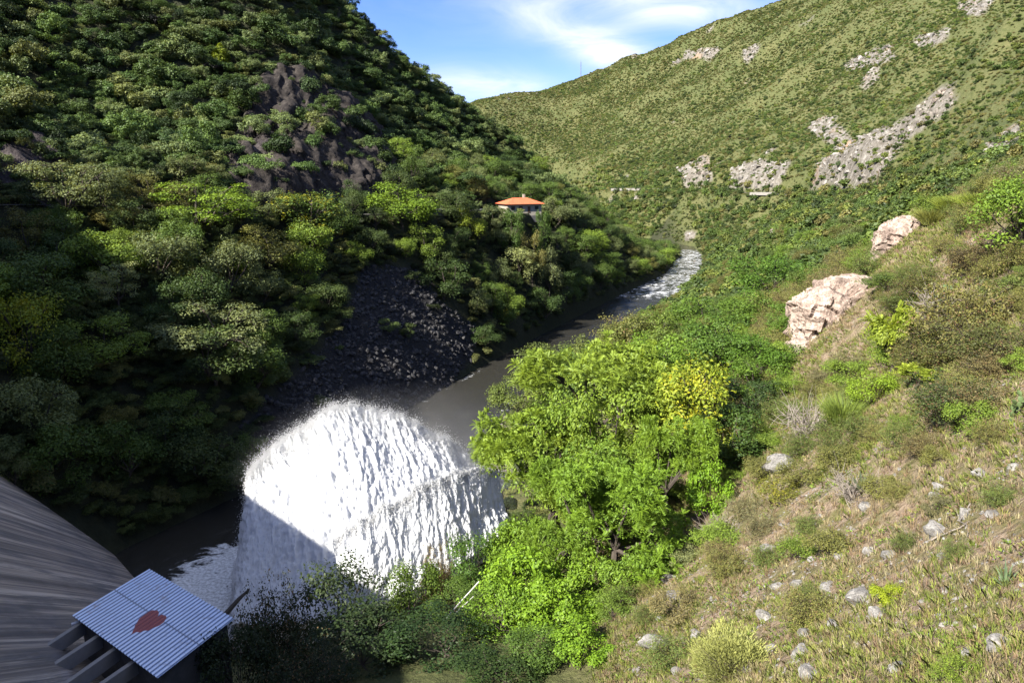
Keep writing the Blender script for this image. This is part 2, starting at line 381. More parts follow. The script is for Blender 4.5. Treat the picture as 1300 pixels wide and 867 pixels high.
# rock stands out of the slope in ledges
GZ = GZ + ROCKV * (fbm(GX / 9, GY / 9, octv=5, seed=41, ridged=True) * (.6 + 2.6 * sstep(80, 400, GY)))
_lf = (GX < 0) & (GY > 150) & (GY < 340)
GZ = GZ + ROCKV * _lf * (fbm((GX - .3 * GY) / 5, GY / 16, octv=5, seed=43, ridged=True) * 3.4)
def ground_material():
    t = NT('hillside_ground'); p = t.pos()
    rock, scree, near, bar = t.attr('rock'), t.attr('scree'), t.attr('near'), t.attr('bar')
    n1, n2, n3 = t.noise(p, .05, 6), t.noise(p, .6, 6, .6), t.noise(p, 6, 6, .65)
    hill = t.mix(t.ramp(n1, [(.35, 0), (.65, 1)]), (.07, .088, .032), (.135, .128, .055))
    hill = t.mix(t.ramp(n2, [(.42, 0), (.62, 1)]), hill, (.075, .085, .03)); hill = t.mix(t.ramp(n3, [(.45, 0), (.65, .8)]), hill, (.05, .06, .022))
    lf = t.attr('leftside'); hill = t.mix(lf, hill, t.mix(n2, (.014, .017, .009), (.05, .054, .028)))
    soil = t.mix(t.ramp(n3, [(.35, 0), (.7, 1)]), (.16, .115, .075), (.34, .26, .185))
    soil = t.mix(t.ramp(n2, [(.45, 0), (.6, 1)]), soil, (.14, .13, .05))
    soil = t.mix(t.ramp(t.noise(p, 17, 4, .6), [(.56, 0), (.68, .8)]), soil, (.33, .30, .25))
    col = t.mix(near, hill, soil)
    pr = t.map(p, (1, 1, .45), (.5, .3, .2))
    r1, r2 = t.noise(pr, .35, 8, .65, .6), t.noise(pr, 2.2, 8, .7, .4)
    rk = t.ramp(r1, [(.28, (.06, .052, .042)), (.5, (.165, .15, .125)), (.72, (.34, .32, .285))])
    rk = t.mix(t.ramp(r2, [(.35, .75), (.6, 0)]), rk, (.085, .075, .06))
    rk = t.mix(t.ramp(t.noise(p, .021, 3), [(.55, 0), (.7, .55)]), rk, (.36, .21, .12))
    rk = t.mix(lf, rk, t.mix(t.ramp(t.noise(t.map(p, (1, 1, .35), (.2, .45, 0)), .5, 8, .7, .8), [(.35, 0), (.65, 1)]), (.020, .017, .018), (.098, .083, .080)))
    col = t.mix(t.ramp(rock, [(.15, 0), (.6, 1)]), col, rk)
    v = t.voro(p, 1.3, out='Color')
    sc = t.mix(n3, (.010, .010, .011), (.04, .039, .04))
    col = t.mix(t.math('MAXIMUM', scree, 0), col, sc)
    col = t.mix(bar, col, t.mix(n3, (.09, .075, .065), (.22, .18, .16)))
    wet = t.n('ShaderNodeSeparateXYZ'); t.l(p, wet.inputs[0])
    col = t.mix(t.ramp(wet.outputs[2], [(0, .8), (.012, 0)]), col, (.02, .02, .02))
    h = t.math('ADD', t.math('MULTIPLY', r1, 1.6), t.math('ADD', t.math('MULTIPLY', r2, .5), t.math('MULTIPLY', n3, .12)))
    b = t.bump(h, .9, 1.0)
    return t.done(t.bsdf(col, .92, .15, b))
CURV = blur(blur(blur(blur(GZ)))) ; _s = GZ.copy()
for _ in range(24): _s = blur(_s)
GULLY = np.clip((_s - GZ) / 1.2, -1, 1)
M_GROUND = ground_material()
nx, ny = len(XS), len(YS)
_i = (np.arange(ny - 1)[:, None] * nx + np.arange(nx - 1)[None, :]).ravel()
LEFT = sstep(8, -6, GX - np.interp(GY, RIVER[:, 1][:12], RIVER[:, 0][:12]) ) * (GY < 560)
terr = np_mesh('hillside_terrain', np.stack([GX, GY, GZ], -1).reshape(-1, 3), np.stack([_i, _i + 1, _i + nx + 1, _i + nx], 1), M_GROUND,
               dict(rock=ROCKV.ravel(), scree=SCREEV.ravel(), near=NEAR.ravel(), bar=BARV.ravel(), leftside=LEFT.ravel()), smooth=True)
terrain = mesh_obj('hillside_terrain', terr); tag(terrain, kind='structure')
# ground far beyond, to the horizon
MB().poly([(-2600, -1900, -3), (2900, -1900, -3), (2900, 3600, -3), (-2600, 3600, -3)]).build('ground', M_GROUND)['kind'] = 'structure'
# river
def water_material():
    t = NT('river_water'); p = t.pos()
    foam = t.attr('foam')
    w1, w2, w3 = t.noise(t.map(p, (1, .45, 1), (0, 0, R(-28))), .55, 6, .62, .8), t.noise(p, 2.6, 4, .6), t.noise(t.map(p, (.8, 1.1, 1), (0, 0, R(-25))), .21, 9, .74, 2.2)
    f = t.math('MULTIPLY', t.ramp(t.math('ADD', w3, t.math('MULTIPLY', t.math('SUBTRACT', foam, .5), .62)), [(.50, 0), (.60, 1)]), t.ramp(foam, [(.02, 0), (.2, 1)]))
    f = t.math('MULTIPLY', f, t.ramp(w2, [(.3, .35), (.6, 1)]))
    col = t.mix(f, (.026, .025, .021), (.72, .74, .75))
    b = t.bump(t.math('ADD', w1, t.math('MULTIPLY', w2, .35)), .5, .5)
    return t.done(t.bsdf(col, t.math('ADD', t.math('MULTIPLY', f, .6), .10), .5, b))
M_WATER = water_material()
wx = np.unique(np.concatenate([ar(-75, 30, 1.0), ar(30, 160, 1.6)])); wy = np.unique(np.concatenate([ar(56, 160, 1.0), ar(160, 480, 2.0), ar(480, 760, 6)]))
wx2 = np.concatenate([ar(-180, -75, 8), wx]); WXg, WYg = np.meshgrid(wx2, wy)
wpx, wpy, _ = project(WXg, WYg, 0 * WXg)
foam = np.where((WYg > 300) & (WYg < 480), .50, 0.12) * np.ones(WXg.shape)
foam = np.where((WYg > 280) & (WYg <= 300), .12 + (WYg - 280) / 20 * .42, foam)
foam = np.maximum(foam, .80 * sstep(25, 10, np.hypot((WXg + 31) / .8, WYg - 80)))
foam = np.maximum(foam, .40 * sstep(2.2, .4, np.abs(river_dist(WXg, WYg) + 1.0)) * (WYg < 190) * (WYg > 108))
foam = np.maximum(foam, .24 * ((WYg > 195) & (WYg < 265)))
wz = .02 + .22 * foam * fbm(WXg / 1.6, WYg / 2.2, octv=3, seed=61) * (foam > .4)
n2 = len(wx2); _j = (np.arange(len(wy) - 1)[:, None] * n2 + np.arange(n2 - 1)[None, :]).ravel()
Fw = np.stack([_j, _j + 1, _j + n2 + 1, _j + n2], 1)
keep = (river_dist(WXg, WYg) < 4).ravel(); Fw = Fw[keep[Fw].any(1)]
used = np.unique(Fw); rem = np.full(WXg.size, -1); rem[used] = np.arange(len(used))
river = mesh_obj('river_water', np_mesh('river_water', np.stack([WXg, WYg, wz], -1).reshape(-1, 3)[used], rem[Fw], M_WATER, dict(foam=foam.ravel()[used]), smooth=True))
tag(river, kind='structure')
# ------------------------------------------------------------------ dam
DN = Vector((.75, .66, 0)).normalized(); DD = Vector((-.66, .75, 0)).normalized()     # downstream, along the crest to the left
def dam_pt(s, n, z): p = DN * n + DD * s; return Vector((p.x, p.y, z))
def concrete(name, stripes=True):
    t = NT(name); p = t.pos()
    st = t.n('ShaderNodeAttribute', attribute_name='streak').outputs['Vector']
    a = t.noise(t.map(st, (.012, 1.5, 1)), 1.0, 9, .62, .12)
    a2 = t.noise(t.map(st, (.03, 5.5, 1), (0, 0, 0), (5, 2, 0)), 1.0, 6, .6); b = t.noise(t.map(p, (.5, .5, .5)), .9, 7, .6); c = t.noise(t.map(st, (.05, .9, 1), (0, 0, R(-14)), (3, 7, 0)), 1.0, 8, .7, .15)
    col = t.ramp(a, [(.36, (.085, .068, .054)), (.47, (.32, .26, .20)), (.60, (.56, .47, .37))])
    col = t.mix(t.ramp(a2, [(.42, .75), (.50, 0)]), col, (.10, .085, .07))
    col = t.mix(t.ramp(c, [(.47, 0), (.60, .85)]), col, (.075, .072, .07)); col = t.mix(t.math('MULTIPLY', b, .5), col, (.27, .25, .24))
    return t.done(t.bsdf(col, .9, .2, t.bump(t.math('ADD', a, t.math('MULTIPLY', c, .6)), .7, .3)))
M_CONC = concrete('weathered_concrete')
t = NT('plain_concrete'); M_CONC2 = t.done(t.bsdf(t.mix(t.noise(t.pos(), 1.5, 6), (.17, .16, .145), (.30, .285, .26)), .9, .2))
dam = empty('concrete_dam', dam_pt(60, -14, 0), 0, 'weathered grey concrete dam face streaked dark, sloping to the pool at lower left', 'dam')
def rel(o, root): o.matrix_parent_inverse = Matrix.Translation(root.location).inverted(); return o
V, Fq = [], []
ss = np.linspace(-6, 108, 96); zz = np.linspace(-1.5, 45.6, 60)
for z in zz:
    for s in ss:
        w = 19.6 - .75 * max(z, 0)
        V.append(dam_pt(s, w - (s - 60) ** 2 * .0006 + 1.0, z))
nS = len(ss)
_e = lambda s, z: np.array([float(q) for q in project(*dam_pt(s, 20.6 - .75 * z, z))[:2]])
_J = np.stack([(_e(81, 12) - _e(80, 12)), (_e(80, 13) - _e(80, 12))], 1); _dir = np.linalg.solve(_J, np.array([1, .24])); _dir /= np.linalg.norm(_dir)    # the way the water stains run over the face
_sz = np.array([(s, z) for z in zz for s in ss]); STREAK = np.stack([_sz @ _dir, _sz @ np.array([-_dir[1], _dir[0]]), 0 * _sz[:, 0]], 1)
for j in range(len(zz) - 1):
    for i in range(nS - 1): Fq.append((j * nS + i, j * nS + i + 1, (j + 1) * nS + i + 1, (j + 1) * nS + i))
rel(mesh_obj('dam_face', np_mesh('dam_face', np.array([tuple(v) for v in V]), np.array(Fq), M_CONC, dict(streak=STREAK), smooth=True), dam), dam)
def crest(mb, n0, n1, z0, z1, s0=-6, s1=108, k=24):
    for i in range(k):
        a, b = s0 + (s1 - s0) * i / k, s0 + (s1 - s0) * (i + 1) / k
        q = lambda s, n: dam_pt(s, n - (s - 60) ** 2 * .0006, z0)
        mb.poly([q(a, n0), q(b, n0), q(b, n1), q(a, n1)], (0, 0, z1 - z0))
m = MB(); crest(m, -21, -13.6, 45.55, 46.2); rel(m.build('crest_road', M_CONC2, dam), dam)
m = MB(); crest(m, -13.9, -13.62, 46.2, 47.2); rel(m.build('parapet', M_CONC2, dam), dam)
m = MB(); crest(m, -20.98, -20.7, 46.2, 47.2); rel(m.build('parapet', M_CONC2, dam), dam)
m = MB(); crest(m, -21.2, -20.9, -2, 45.5); rel(m.build('upstream_face', M_CONC2, dam), dam)
# ------------------------------------------------------------------ plants: materials
def leaf_material(name, dry=0.0, flower=None, inst=False, trans=.28):
    t = NT(name)
    if inst: base = t.attr('tint', 'Color', 'INSTANCER')
    else: base = t.n('ShaderNodeObjectInfo').outputs['Color']
    v = t.attr('v')
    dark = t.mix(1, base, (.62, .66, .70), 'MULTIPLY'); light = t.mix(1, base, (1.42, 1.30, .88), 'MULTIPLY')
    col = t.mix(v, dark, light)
    if flower: col = t.mix(t.math('MULTIPLY', t.ramp(v, [(.15, .1), (.7, .85)]), t.ramp(t.noise(t.obj(), .55, 3), [(flower[1] - .06, 0), (flower[1] + .08, 1)])), col, flower[0])
    if dry: col = t.mix(t.ramp(v, [(1 - dry, 0), (1 - dry + .05, 1)]), col, (.16, .10, .05))
    a = t.bsdf(col, .55, .22)
    tr = t.n('ShaderNodeBsdfTranslucent'); t.l(t.mix(1, col, (1.38, 1.22, .6), 'MULTIPLY'), tr.inputs[0])
    mx = t.n('ShaderNodeMixShader'); mx.inputs[0].default_value = trans; t.l(a, mx.inputs[1]); t.l(tr.outputs[0], mx.inputs[2])
    return t.done(mx.outputs[0])
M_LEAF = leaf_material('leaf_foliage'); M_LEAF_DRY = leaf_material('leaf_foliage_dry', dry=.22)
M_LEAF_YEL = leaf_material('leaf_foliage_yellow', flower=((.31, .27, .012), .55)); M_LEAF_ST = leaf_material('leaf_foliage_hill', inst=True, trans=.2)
t = NT('tree_bark'); M_BARK = t.done(t.bsdf(t.mix(t.noise(t.map(t.obj(), (3, 3, .6)), 3, 6), (.03, .025, .02), (.085, .07, .058)), .9, .15))
t = NT('dead_twig'); M_TWIG = t.done(t.bsdf(t.mix(t.noise(t.obj(), 6, 3), (.12, .10, .085), (.27, .24, .21)), .9, .15))
M_TWIG.diffuse_color = (.2, .18, .16, 1)
# ------------------------------------------------------------------ plants: shapes
def unit(a): return a / np.maximum(np.linalg.norm(a, axis=-1, keepdims=True), 1e-9)
def leaves(rng, P, Nn, L, W, vbase, droop=.15):
    """a lens-shaped quad at every point P with normal Nn"""
    n = len(P); tn = unit(np.cross(Nn, rng.normal(size=(n, 3)))); b = np.cross(Nn, tn)
    s = rng.uniform(.6, 1.3, (n, 1)); l = L * s; w = W * s
    V = np.stack([P - tn * l * .5, P + b * w * .5 - tn * l * .05, P + tn * l * .5 - Nn * l * droop, P - b * w * .5 - tn * l * .05], 1)
    v = np.clip(vbase + rng.normal(size=n) * .22, 0, 1)
    return V.reshape(-1, 3), np.repeat(v, 4)
def clump_leaves(rng, cl, per, L, W, flat=.75, up=.5, shell=.45):
    cl = np.asarray(cl); k = np.repeat(np.arange(len(cl)), per); c = cl[k]; n = len(k)
    d = unit(rng.normal(size=(n, 3))); d[:, 2] = np.where(rng.random(n) < .65, np.abs(d[:, 2]), d[:, 2])
    r = c[:, 3:4] * (shell + (1 - shell) * rng.random((n, 1)) ** .6)
    # ragged clump outline
    r = r * (1 + .35 * vnoise(d[:, 0] * 2.2 + k, d[:, 1] * 2.2, d[:, 2] * 2.2, seed=5))[:, None]
    P = c[:, :3] + d * r * np.array([1, 1, flat])
    N = unit(d * .8 + np.array([0, 0, up]) + rng.normal(size=(n, 3)) * .45)
    return leaves(rng, P, N, L, W, .35 + .3 * rng.random(len(cl))[k])
def tube_np(pts, rad, n=5):
    m = MB(); m.tube([tuple(p) for p in pts], list(rad), n); return m
def limbs(rng, h, r, fork, nl, sub, rc, zlo=.5, zhi=.95, tr=.035, lean=.06, inner=.35):
    """trunk and limbs as an MB, and the clumps (x, y, z, radius) they carry"""
    m = MB(); cl = []
    top = np.array([rng.normal() * h * lean, rng.normal() * h * lean, h * fork])
    m.tube([(0, 0, -.6), tuple(top * .5 + rng.normal(size=3) * .02 * h), tuple(top)], [h * tr * 1.25, h * tr, h * tr * .8], 7)
    az0 = rng.random() * 6.28
    for i in range(nl):
        az = az0 + 6.28 * i / nl + rng.normal() * .3
        rr = r * (rng.uniform(inner, .78) if i else .1); z = h * (rng.uniform(zlo, zhi - .12) if i else zhi - .1)
        e = np.array([math.cos(az) * rr, math.sin(az) * rr, z])
        mid = top * .45 + e * .55 + np.array([0, 0, -.04 * h]) + rng.normal(size=3) * .03 * h
        m.tube([tuple(top * .98), tuple(mid), tuple(e)], [h * tr * .6, h * tr * .4, h * tr * .16], 5)
        cl.append([*e, rc * r * rng.uniform(.85, 1.2)])
        for j in range(sub):
            a2 = az + rng.uniform(-1.5, 1.5); q = rng.uniform(.25, .5) * r
            e2 = e + np.array([math.cos(a2) * q, math.sin(a2) * q, rng.uniform(-.16, .10) * h])
            f = math.hypot(e2[0], e2[1]);  e2[:2] *= min(1, r * .86 / max(f, 1e-6)); e2[2] = min(max(e2[2], h * .18), h * .93)
            m.tube([tuple(mid * .3 + e * .7), tuple((e + e2) / 2 + np.array([0, 0, .03 * h])), tuple(e2)], [h * tr * .28, h * tr * .2, h * tr * .09], 4)
            cl.append([*e2, rc * r * rng.uniform(.65, 1.05)])
    return m, np.array(cl)
def quads(n): return np.arange(n * 4).reshape(n, 4)
def finish(name, tm, V, v, mat):
    me = np_mesh(name + '_crown', V, quads(len(V) // 4), mat, dict(v=v))
    tme = bpy.data.meshes.new(name + '_trunk'); tme.from_pydata(tm.v, [], tm.f); tme.materials.append(M_BARK)
    z = V[:, 2]; rr = np.hypot(V[:, 0], V[:, 1])
    return dict(crown=me, trunk=tme, h=float(np.percentile(z, 99.5)), r=float(np.percentile(rr, 97)))
def broad(seed, h=7, r=3.4, n=6600, leaf=.26, fork=.2, nl=7, sub=3, rc=.43, mat=None, flat=.92, zlo=.36, W=.55):
    rng = np.random.default_rng(seed); m, cl = limbs(rng, h, r, fork, nl, sub, rc, zlo=zlo, tr=.026)
    low = [[math.cos(a) * r * .55, math.sin(a) * r * .55, h * .24, r * .36] for a in rng.uniform(0, 6.28, 4)]
    cl = np.vstack([cl, low]); V, v = clump_leaves(rng, cl, n // len(cl), leaf, leaf * W, flat)
    return finish('broadleaf', m, V, v, mat or M_LEAF)
def acacia(seed, h=7, r=4.6, n=6800, leaf=.24):
    rng = np.random.default_rng(seed); m, cl = limbs(rng, h, r, .3, 8, 5, .29, zlo=.5, zhi=1.0, inner=.3)
    V, v = clump_leaves(rng, cl, n // len(cl), leaf, leaf * .5, .42, .9)
    return finish('acacia', m, V, v, M_LEAF)
def frond_set(rng, P, D, L, pairs, lw, vb):
    """pinnate fronds: at each P along direction D; the leaflets are quads"""
    n = len(P); side = unit(np.cross(D, np.array([0, 0, 1.0]) + rng.normal(size=(n, 3)) * .25)); upv = np.cross(side, D)
    Ls = L * rng.uniform(.7, 1.2, (n, 1)); out = []; vs = []
    for i in range(pairs):
        s = (i + .7) / pairs
        c = P + D * Ls * s - np.array([0, 0, 1.0]) * Ls * .38 * s * s
        ll = Ls * lw * (1.0 - .55 * abs(s - .45)); ww = Ls * .62 / pairs
        for sg in (-1, 1):
            o = unit(side * sg + D * .45 - upv * .22)
            q = np.stack([c, c + o * ll * .5 + D * ww * .6, c + o * ll - upv * ll * .12, c + o * ll * .5 - D * ww * .6], 1)
            out.append(q); vs.append(np.clip(vb + rng.normal(size=n) * .12, 0, 1))
    V = np.stack(out, 1).reshape(-1, 3); v = np.repeat(np.stack(vs, 1).reshape(-1), 4); return V, v
def feather(seed, h=10, r=5.5, tips=560, per=13, L=.62, pairs=6):
    rng = np.random.default_rng(seed); m, cl = limbs(rng, h, r, .28, 8, 4, .30, zlo=.38, inner=.25)
    k = rng.integers(0, len(cl), tips); d = unit(rng.normal(size=(tips, 3))); d[:, 2] = np.abs(d[:, 2]) * .9 + .05
    T = cl[k, :3] + d * cl[k, 3:4] * rng.uniform(.5, 1.25, (tips, 1)) * np.array([1, 1, .8])
    ax = unit(d + np.array([0, 0, .8])); kk = np.repeat(np.arange(tips), per); n = len(kk)
    D = unit(ax[kk] * .55 + unit(rng.normal(size=(n, 3))) * .95 + np.array([0, 0, .12]))
    V, v = frond_set(rng, T[kk] + rng.normal(size=(n, 3)) * .06, D, L, pairs, .30, (.3 + .4 * rng.random(tips))[kk])
    V2, v2 = clump_leaves(rng, cl, 170, .26, .14, .8)               # inner foliage
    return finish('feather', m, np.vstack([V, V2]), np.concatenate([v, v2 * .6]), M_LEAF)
def leafy(seed, h=2.6, r=2.0, n=5600, leaf=.13, mat=None, W=.6, rc=.36, flat=.85):
    rng = np.random.default_rng(seed); m, cl = limbs(rng, h, r, .1, 8, 3, rc, zlo=.3, tr=.02)
    low = [[math.cos(a) * r * .6, math.sin(a) * r * .6, h * .2, r * .34] for a in rng.uniform(0, 6.28, 6)]
    cl = np.vstack([cl, low]); V, v = clump_leaves(rng, cl, n // len(cl), leaf, leaf * W, flat, .6, .3)
    return finish('bush', m, V, v, mat or M_LEAF)
def twigs(seed, h, r, n, rad=.012, up=.8):
    rng = np.random.default_rng(seed); m = MB(); tips = []
    for i in range(n):
        az = rng.random() * 6.28; d = np.array([math.cos(az), math.sin(az), up * rng.uniform(.3, 1.5)]); d /= np.linalg.norm(d)
        l = rng.uniform(.55, 1.0); e = d * np.array([r, r, h]) * l; md = e * .5 + rng.normal(size=3) * .09 * h
        m.tube([(rng.normal() * .1 * r, rng.normal() * .1 * r, -.1), tuple(md), tuple(e)], [rad * 1.7, rad * 1.1, rad * .5], 3); tips.append(e)
        for j in range(4):
            s = rng.uniform(.35, .95); b = md * (1 - s) + e * s if s > .5 else md
            e2 = b + (d * .5 + rng.normal(size=3) * .6) * .38 * h; m.tube([tuple(b), tuple((b + e2) / 2 + rng.normal(size=3) * .03 * h), tuple(e2)], [rad * .8, rad * .6, rad * .3], 3); tips.append(e2)
    return m, np.array(tips)
def twiggy(seed, h=2.4, r=2.0, nb=80, per=30, leaf=.11, mat=None):
    rng = np.random.default_rng(seed); m, T = twigs(seed, h, r, nb, .014)
    cl = np.concatenate([T, np.full((len(T), 1), .20 * r)], 1); V, v = clump_leaves(rng, cl, per, leaf, leaf * .6, .9, .5, .1)
    d = finish('twiggy', m, V, v, mat or M_LEAF_DRY); return d
def sage(seed, h=1.0, r=1.0, n=16000):
    rng = np.random.default_rng(seed); d = unit(rng.normal(size=(n, 3))); d[:, 2] = np.abs(d[:, 2])
    P = d * rng.uniform(.45, .92, (n, 1)) * (1 + .3 * vnoise(d[:, 0] * 2.5, d[:, 1] * 2.5, d[:, 2] * 2.5, seed))[:, None] * np.array([r, r, h]); D = unit(d + rng.normal(size=(n, 3)) * .3 + np.array([0, 0, .35])); L = .055 * rng.uniform(.6, 1.3, (n, 1))
    s = unit(np.cross(D, rng.normal(size=(n, 3)))) * .008
    V = np.stack([P - s, P + s, P + D * L + s * .5, P + D * L - s * .5], 1).reshape(-1, 3)
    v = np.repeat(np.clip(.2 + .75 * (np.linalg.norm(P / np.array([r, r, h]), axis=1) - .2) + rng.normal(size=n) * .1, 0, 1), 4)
    m, _ = twigs(seed, h * .8, r * .7, 30, .012); return finish('sage', m, V, v, M_LEAF)
def column(seed, h=9, r=1.1, n=2400):
    rng = np.random.default_rng(seed); m = MB(); m.tube([(0, 0, -.5), (0, 0, h * .95)], [.16, .03], 6)
    z = rng.random(n) ** .8; a = rng.random(n) * 6.28; rr = r * np.minimum(1, (1.02 - z) * 2.2) * np.minimum(1, .5 + z * 3) * rng.uniform(.55, 1.05, n)
    d = np.stack([np.cos(a), np.sin(a), np.zeros(n)], 1); P = np.stack([d[:, 0] * rr, d[:, 1] * rr, h * (.05 + .97 * z)], 1)
    V, v = leaves(rng, P, unit(d + np.array([0, 0, .6]) + rng.normal(size=(n, 3)) * .4), .5, .2, .5 + 0 * z); return finish('column', m, V, v, M_LEAF)
def bare(seed, h=1.6, r=1.4, n=60):
    m, T = twigs(seed, h, r, n, .013, .6); me = bpy.data.meshes.new('bare_twigs'); me.from_pydata(m.v, [], m.f); me.materials.append(M_TWIG)
    return dict(crown=me, trunk=None, h=h, r=r)
def agave(seed, h=.9, r=.8, n=22):
    rng = np.random.default_rng(seed); V = []; 
    for i in range(n):
        az = 2.4 * i; el = .25 + 1.15 * (i / n); d = np.array([math.cos(az) * math.cos(el), math.sin(az) * math.cos(el), math.sin(el)]); s = np.array([-math.sin(az), math.cos(az), 0]) * .055
        L = r * rng.uniform(.85, 1.1); a, b = d * .1, d * L * .6 + np.array([0, 0, .03]); V += [a - s, a + s, b + s * .8, b - s * .8, b - s * .8, b + s * .8, d * L + s * .05, d * L - s * .05]
    V = np.array(V); m = MB(); m.tube([(0, 0, -.15), (0, 0, .12)], [.09, .07], 7); return finish('agave', m, V, np.repeat(rng.random(len(V) // 4) * .5 + .3, 4), M_LEAF)
def cactus(seed):
    """prickly pear: flat oval pads growing out of one another"""
    rng = np.random.default_rng(seed); bm = bmesh.new(); pads = [(np.array([0, 0, .2]), np.array([0, 0, 1.0]), .0)]
    for i in range(16):
        p, d, _ = pads[rng.integers(0, len(pads))]; nd = unit(d + rng.normal(size=3) * .65 + np.array([0, 0, .25])); pads.append((p + d * .22 + nd * .24, nd, rng.random() * 3.1))
    for p, d, a in pads:
        q = Vector(d).to_track_quat('Z', 'Y').to_matrix().to_4x4()
        M = Matrix.Translation(p) @ q @ Matrix.Rotation(a, 4, 'Z') @ Matrix.Diagonal((.17, .035, .25, 1)); bmesh.ops.create_uvsphere(bm, u_segments=12, v_segments=8, radius=1, matrix=M)
    me = bpy.data.meshes.new('cactus_pads'); bm.to_mesh(me); bm.free(); me.materials.append(M_LEAF); a = me.attributes.new('v', 'FLOAT', 'POINT'); a.data.foreach_set('value', np.full(len(me.vertices), .5, np.float32))
    me.polygons.foreach_set('use_smooth', np.ones(len(me.polygons), bool)); return dict(crown=me, trunk=None, h=1.4, r=.9)
def reed(seed, h=2.2, r=1.1, n=1900):
    rng = np.random.default_rng(seed); a = rng.random(n) * 6.28; q = r * .7 * np.sqrt(rng.random(n)); B = np.stack([np.cos(a) * q, np.sin(a) * q, 0 * a - .1], 1)
    D = unit(np.stack([np.cos(a) * .35 + rng.normal(size=n) * .25, np.sin(a) * .35 + rng.normal(size=n) * .25, np.ones(n)], 1)); L = h * rng.uniform(.5, 1, (n, 1)); s = unit(np.cross(D, rng.normal(size=(n, 3)))) * .014
    M_ = B + D * L * .6; E = B + D * L + np.stack([np.cos(a), np.sin(a), -.4 + 0 * a], 1) * L * .16
    V = np.concatenate([np.stack([B - s, B + s, M_ + s, M_ - s], 1), np.stack([M_ - s, M_ + s, E + s * .1, E - s * .1], 1)]).reshape(-1, 3)
    m = MB(); m.tube([(0, 0, -.2), (0, 0, .1)], [.1, .06], 6); return finish('reed', m, V, np.repeat(rng.random(2 * n), 4), M_LEAF)
KIND = {}
def variants(key, fn, seeds, **kw): KIND[key] = [fn(s, **kw) for s in seeds]
variants('broad', broad, (1, 2, 3, 4)); variants('fine', broad, (5, 6), n=6400, leaf=.24, rc=.36, sub=4)
variants('dome', broad, (7, 8, 9), n=9500, leaf=.22, rc=.40, nl=9, flat=.8)
variants('acacia', acacia, (11, 12, 13)); variants('feather', feather, (21, 22)); variants('sapling', feather, (23,), h=3, r=1.2, tips=14, per=12, L=.75)
variants('yellow', broad, (31, 32), mat=M_LEAF_YEL, n=4200, leaf=.28)
variants('leafy', leafy, (41, 42, 43)); variants('bigleaf', leafy, (44, 45), leaf=.17, n=6500, rc=.33)
variants('twiggy', twiggy, (51, 52, 53)); variants('sage', sage, (61, 62)); variants('column', column, (71,))
variants('bare', bare, (81, 82)); variants('agave', agave, (91,)); variants('cactus', cactus, (95,)); variants('reed', reed, (97, 98))
variants('yelbush', leafy, (46,), mat=M_LEAF_YEL, n=2600, leaf=.15)
DG, MG, BG, YG, GG, OL, PG, BR = (.034, .062, .020), (.058, .105, .024), (.125, .205, .024), (.19, .25, .03), (.12, .15, .07), (.14, .14, .05), (.21, .25, .115), (.14, .115, .06)
NAMES = dict(dome='broadleaf_tree', broad='broadleaf_tree', fine='broadleaf_tree', acacia='acacia_tree', feather='feather_leaved_tree', sapling='tree_sapling', yellow='yellow_flowering_tree', leafy='leafy_bush', bigleaf='leafy_bush',
             twiggy='scrubby_shrub', sage='sage_bush', column='columnar_tree', bare='dead_shrub', agave='agave_plant', cactus='prickly_pear_cactus', reed='tall_grass_clump', yelbush='yellow_bush')
CATS = dict(dome='tree', broad='tree', fine='tree', acacia='tree', feather='tree', sapling='tree', yellow='tree', column='tree', leafy='bush', bigleaf='bush', yelbush='bush', twiggy='shrub', sage='bush', bare='shrub', agave='plant', cactus='cactus', reed='grass')
PLACED = []
def plant(kind, x, y, h, w, tint, label, group=None, z=None, rz=None, var=None):
    k = KIND[kind]; d = k[(len(PLACED) if var is None else var) % len(k)]; zg = float(ground(x, y)) if z is None else z
    rz = random.uniform(0, 6.28) if rz is None else rz
    e = empty(NAMES[kind], (x, y, zg - .08), rz, label, CATS[kind], group)
    sx = w / 2 / d['r']; sz = h / d['h']
    for nm, key in (('trunk' if CATS[kind] == 'tree' else 'stems', 'trunk'), ('crown' if CATS[kind] == 'tree' else 'foliage', 'crown')):
        if d[key] is None: continue
        if kind in ('agave', 'reed', 'sage'): nm = 'leaves' if key == 'crown' else 'root_stock'
        if kind == 'bare': nm = 'twigs'
        if kind == 'cactus': nm = 'pads'
        o = mesh_obj(nm, d[key], e); o.scale = (sx, sx, sz); o.color = (*tint, 1)
    PLACED.append(e); return e
def plant_px(kind, px, top, wpx, Y, tint, label, hr=(1, 14), var=None, group=None):
    """a plant whose top shows at px, top and whose foot is on the ground at distance Y"""
    p = at(px, top, Y); zg = float(ground(p[0], Y)); h = p[2] - zg
    if not hr[0] <= h <= hr[1]:                       # slide along the sight line to ground that suits the plant
        ys = Y * np.linspace(.62, 1.5, 177); P = np.array([at(px, top, q) for q in ys]); hh = P[:, 2] - ground(P[:, 0], ys); ok = (hh >= hr[0] + .12 * (hr[1] - hr[0])) & (hh <= hr[0] + .9 * (hr[1] - hr[0])) & (river_dist(P[:, 0], ys) > .8)
        if ok.any(): Y = float(ys[ok][np.argmin(np.abs(ys[ok] - Y))]); p = at(px, top, Y); h = p[2] - float(ground(p[0], Y))
    if not hr[0] <= h <= hr[1]: print('HEIGHT', kind, px, top, Y, round(h, 2), label); h = min(max(h, hr[0]), hr[1])
    Fd = Y * CP + (50 - p[2]) * SP
    return plant(kind, p[0], Y, h, wpx * Fd / F0, tint, label, group, var=var)
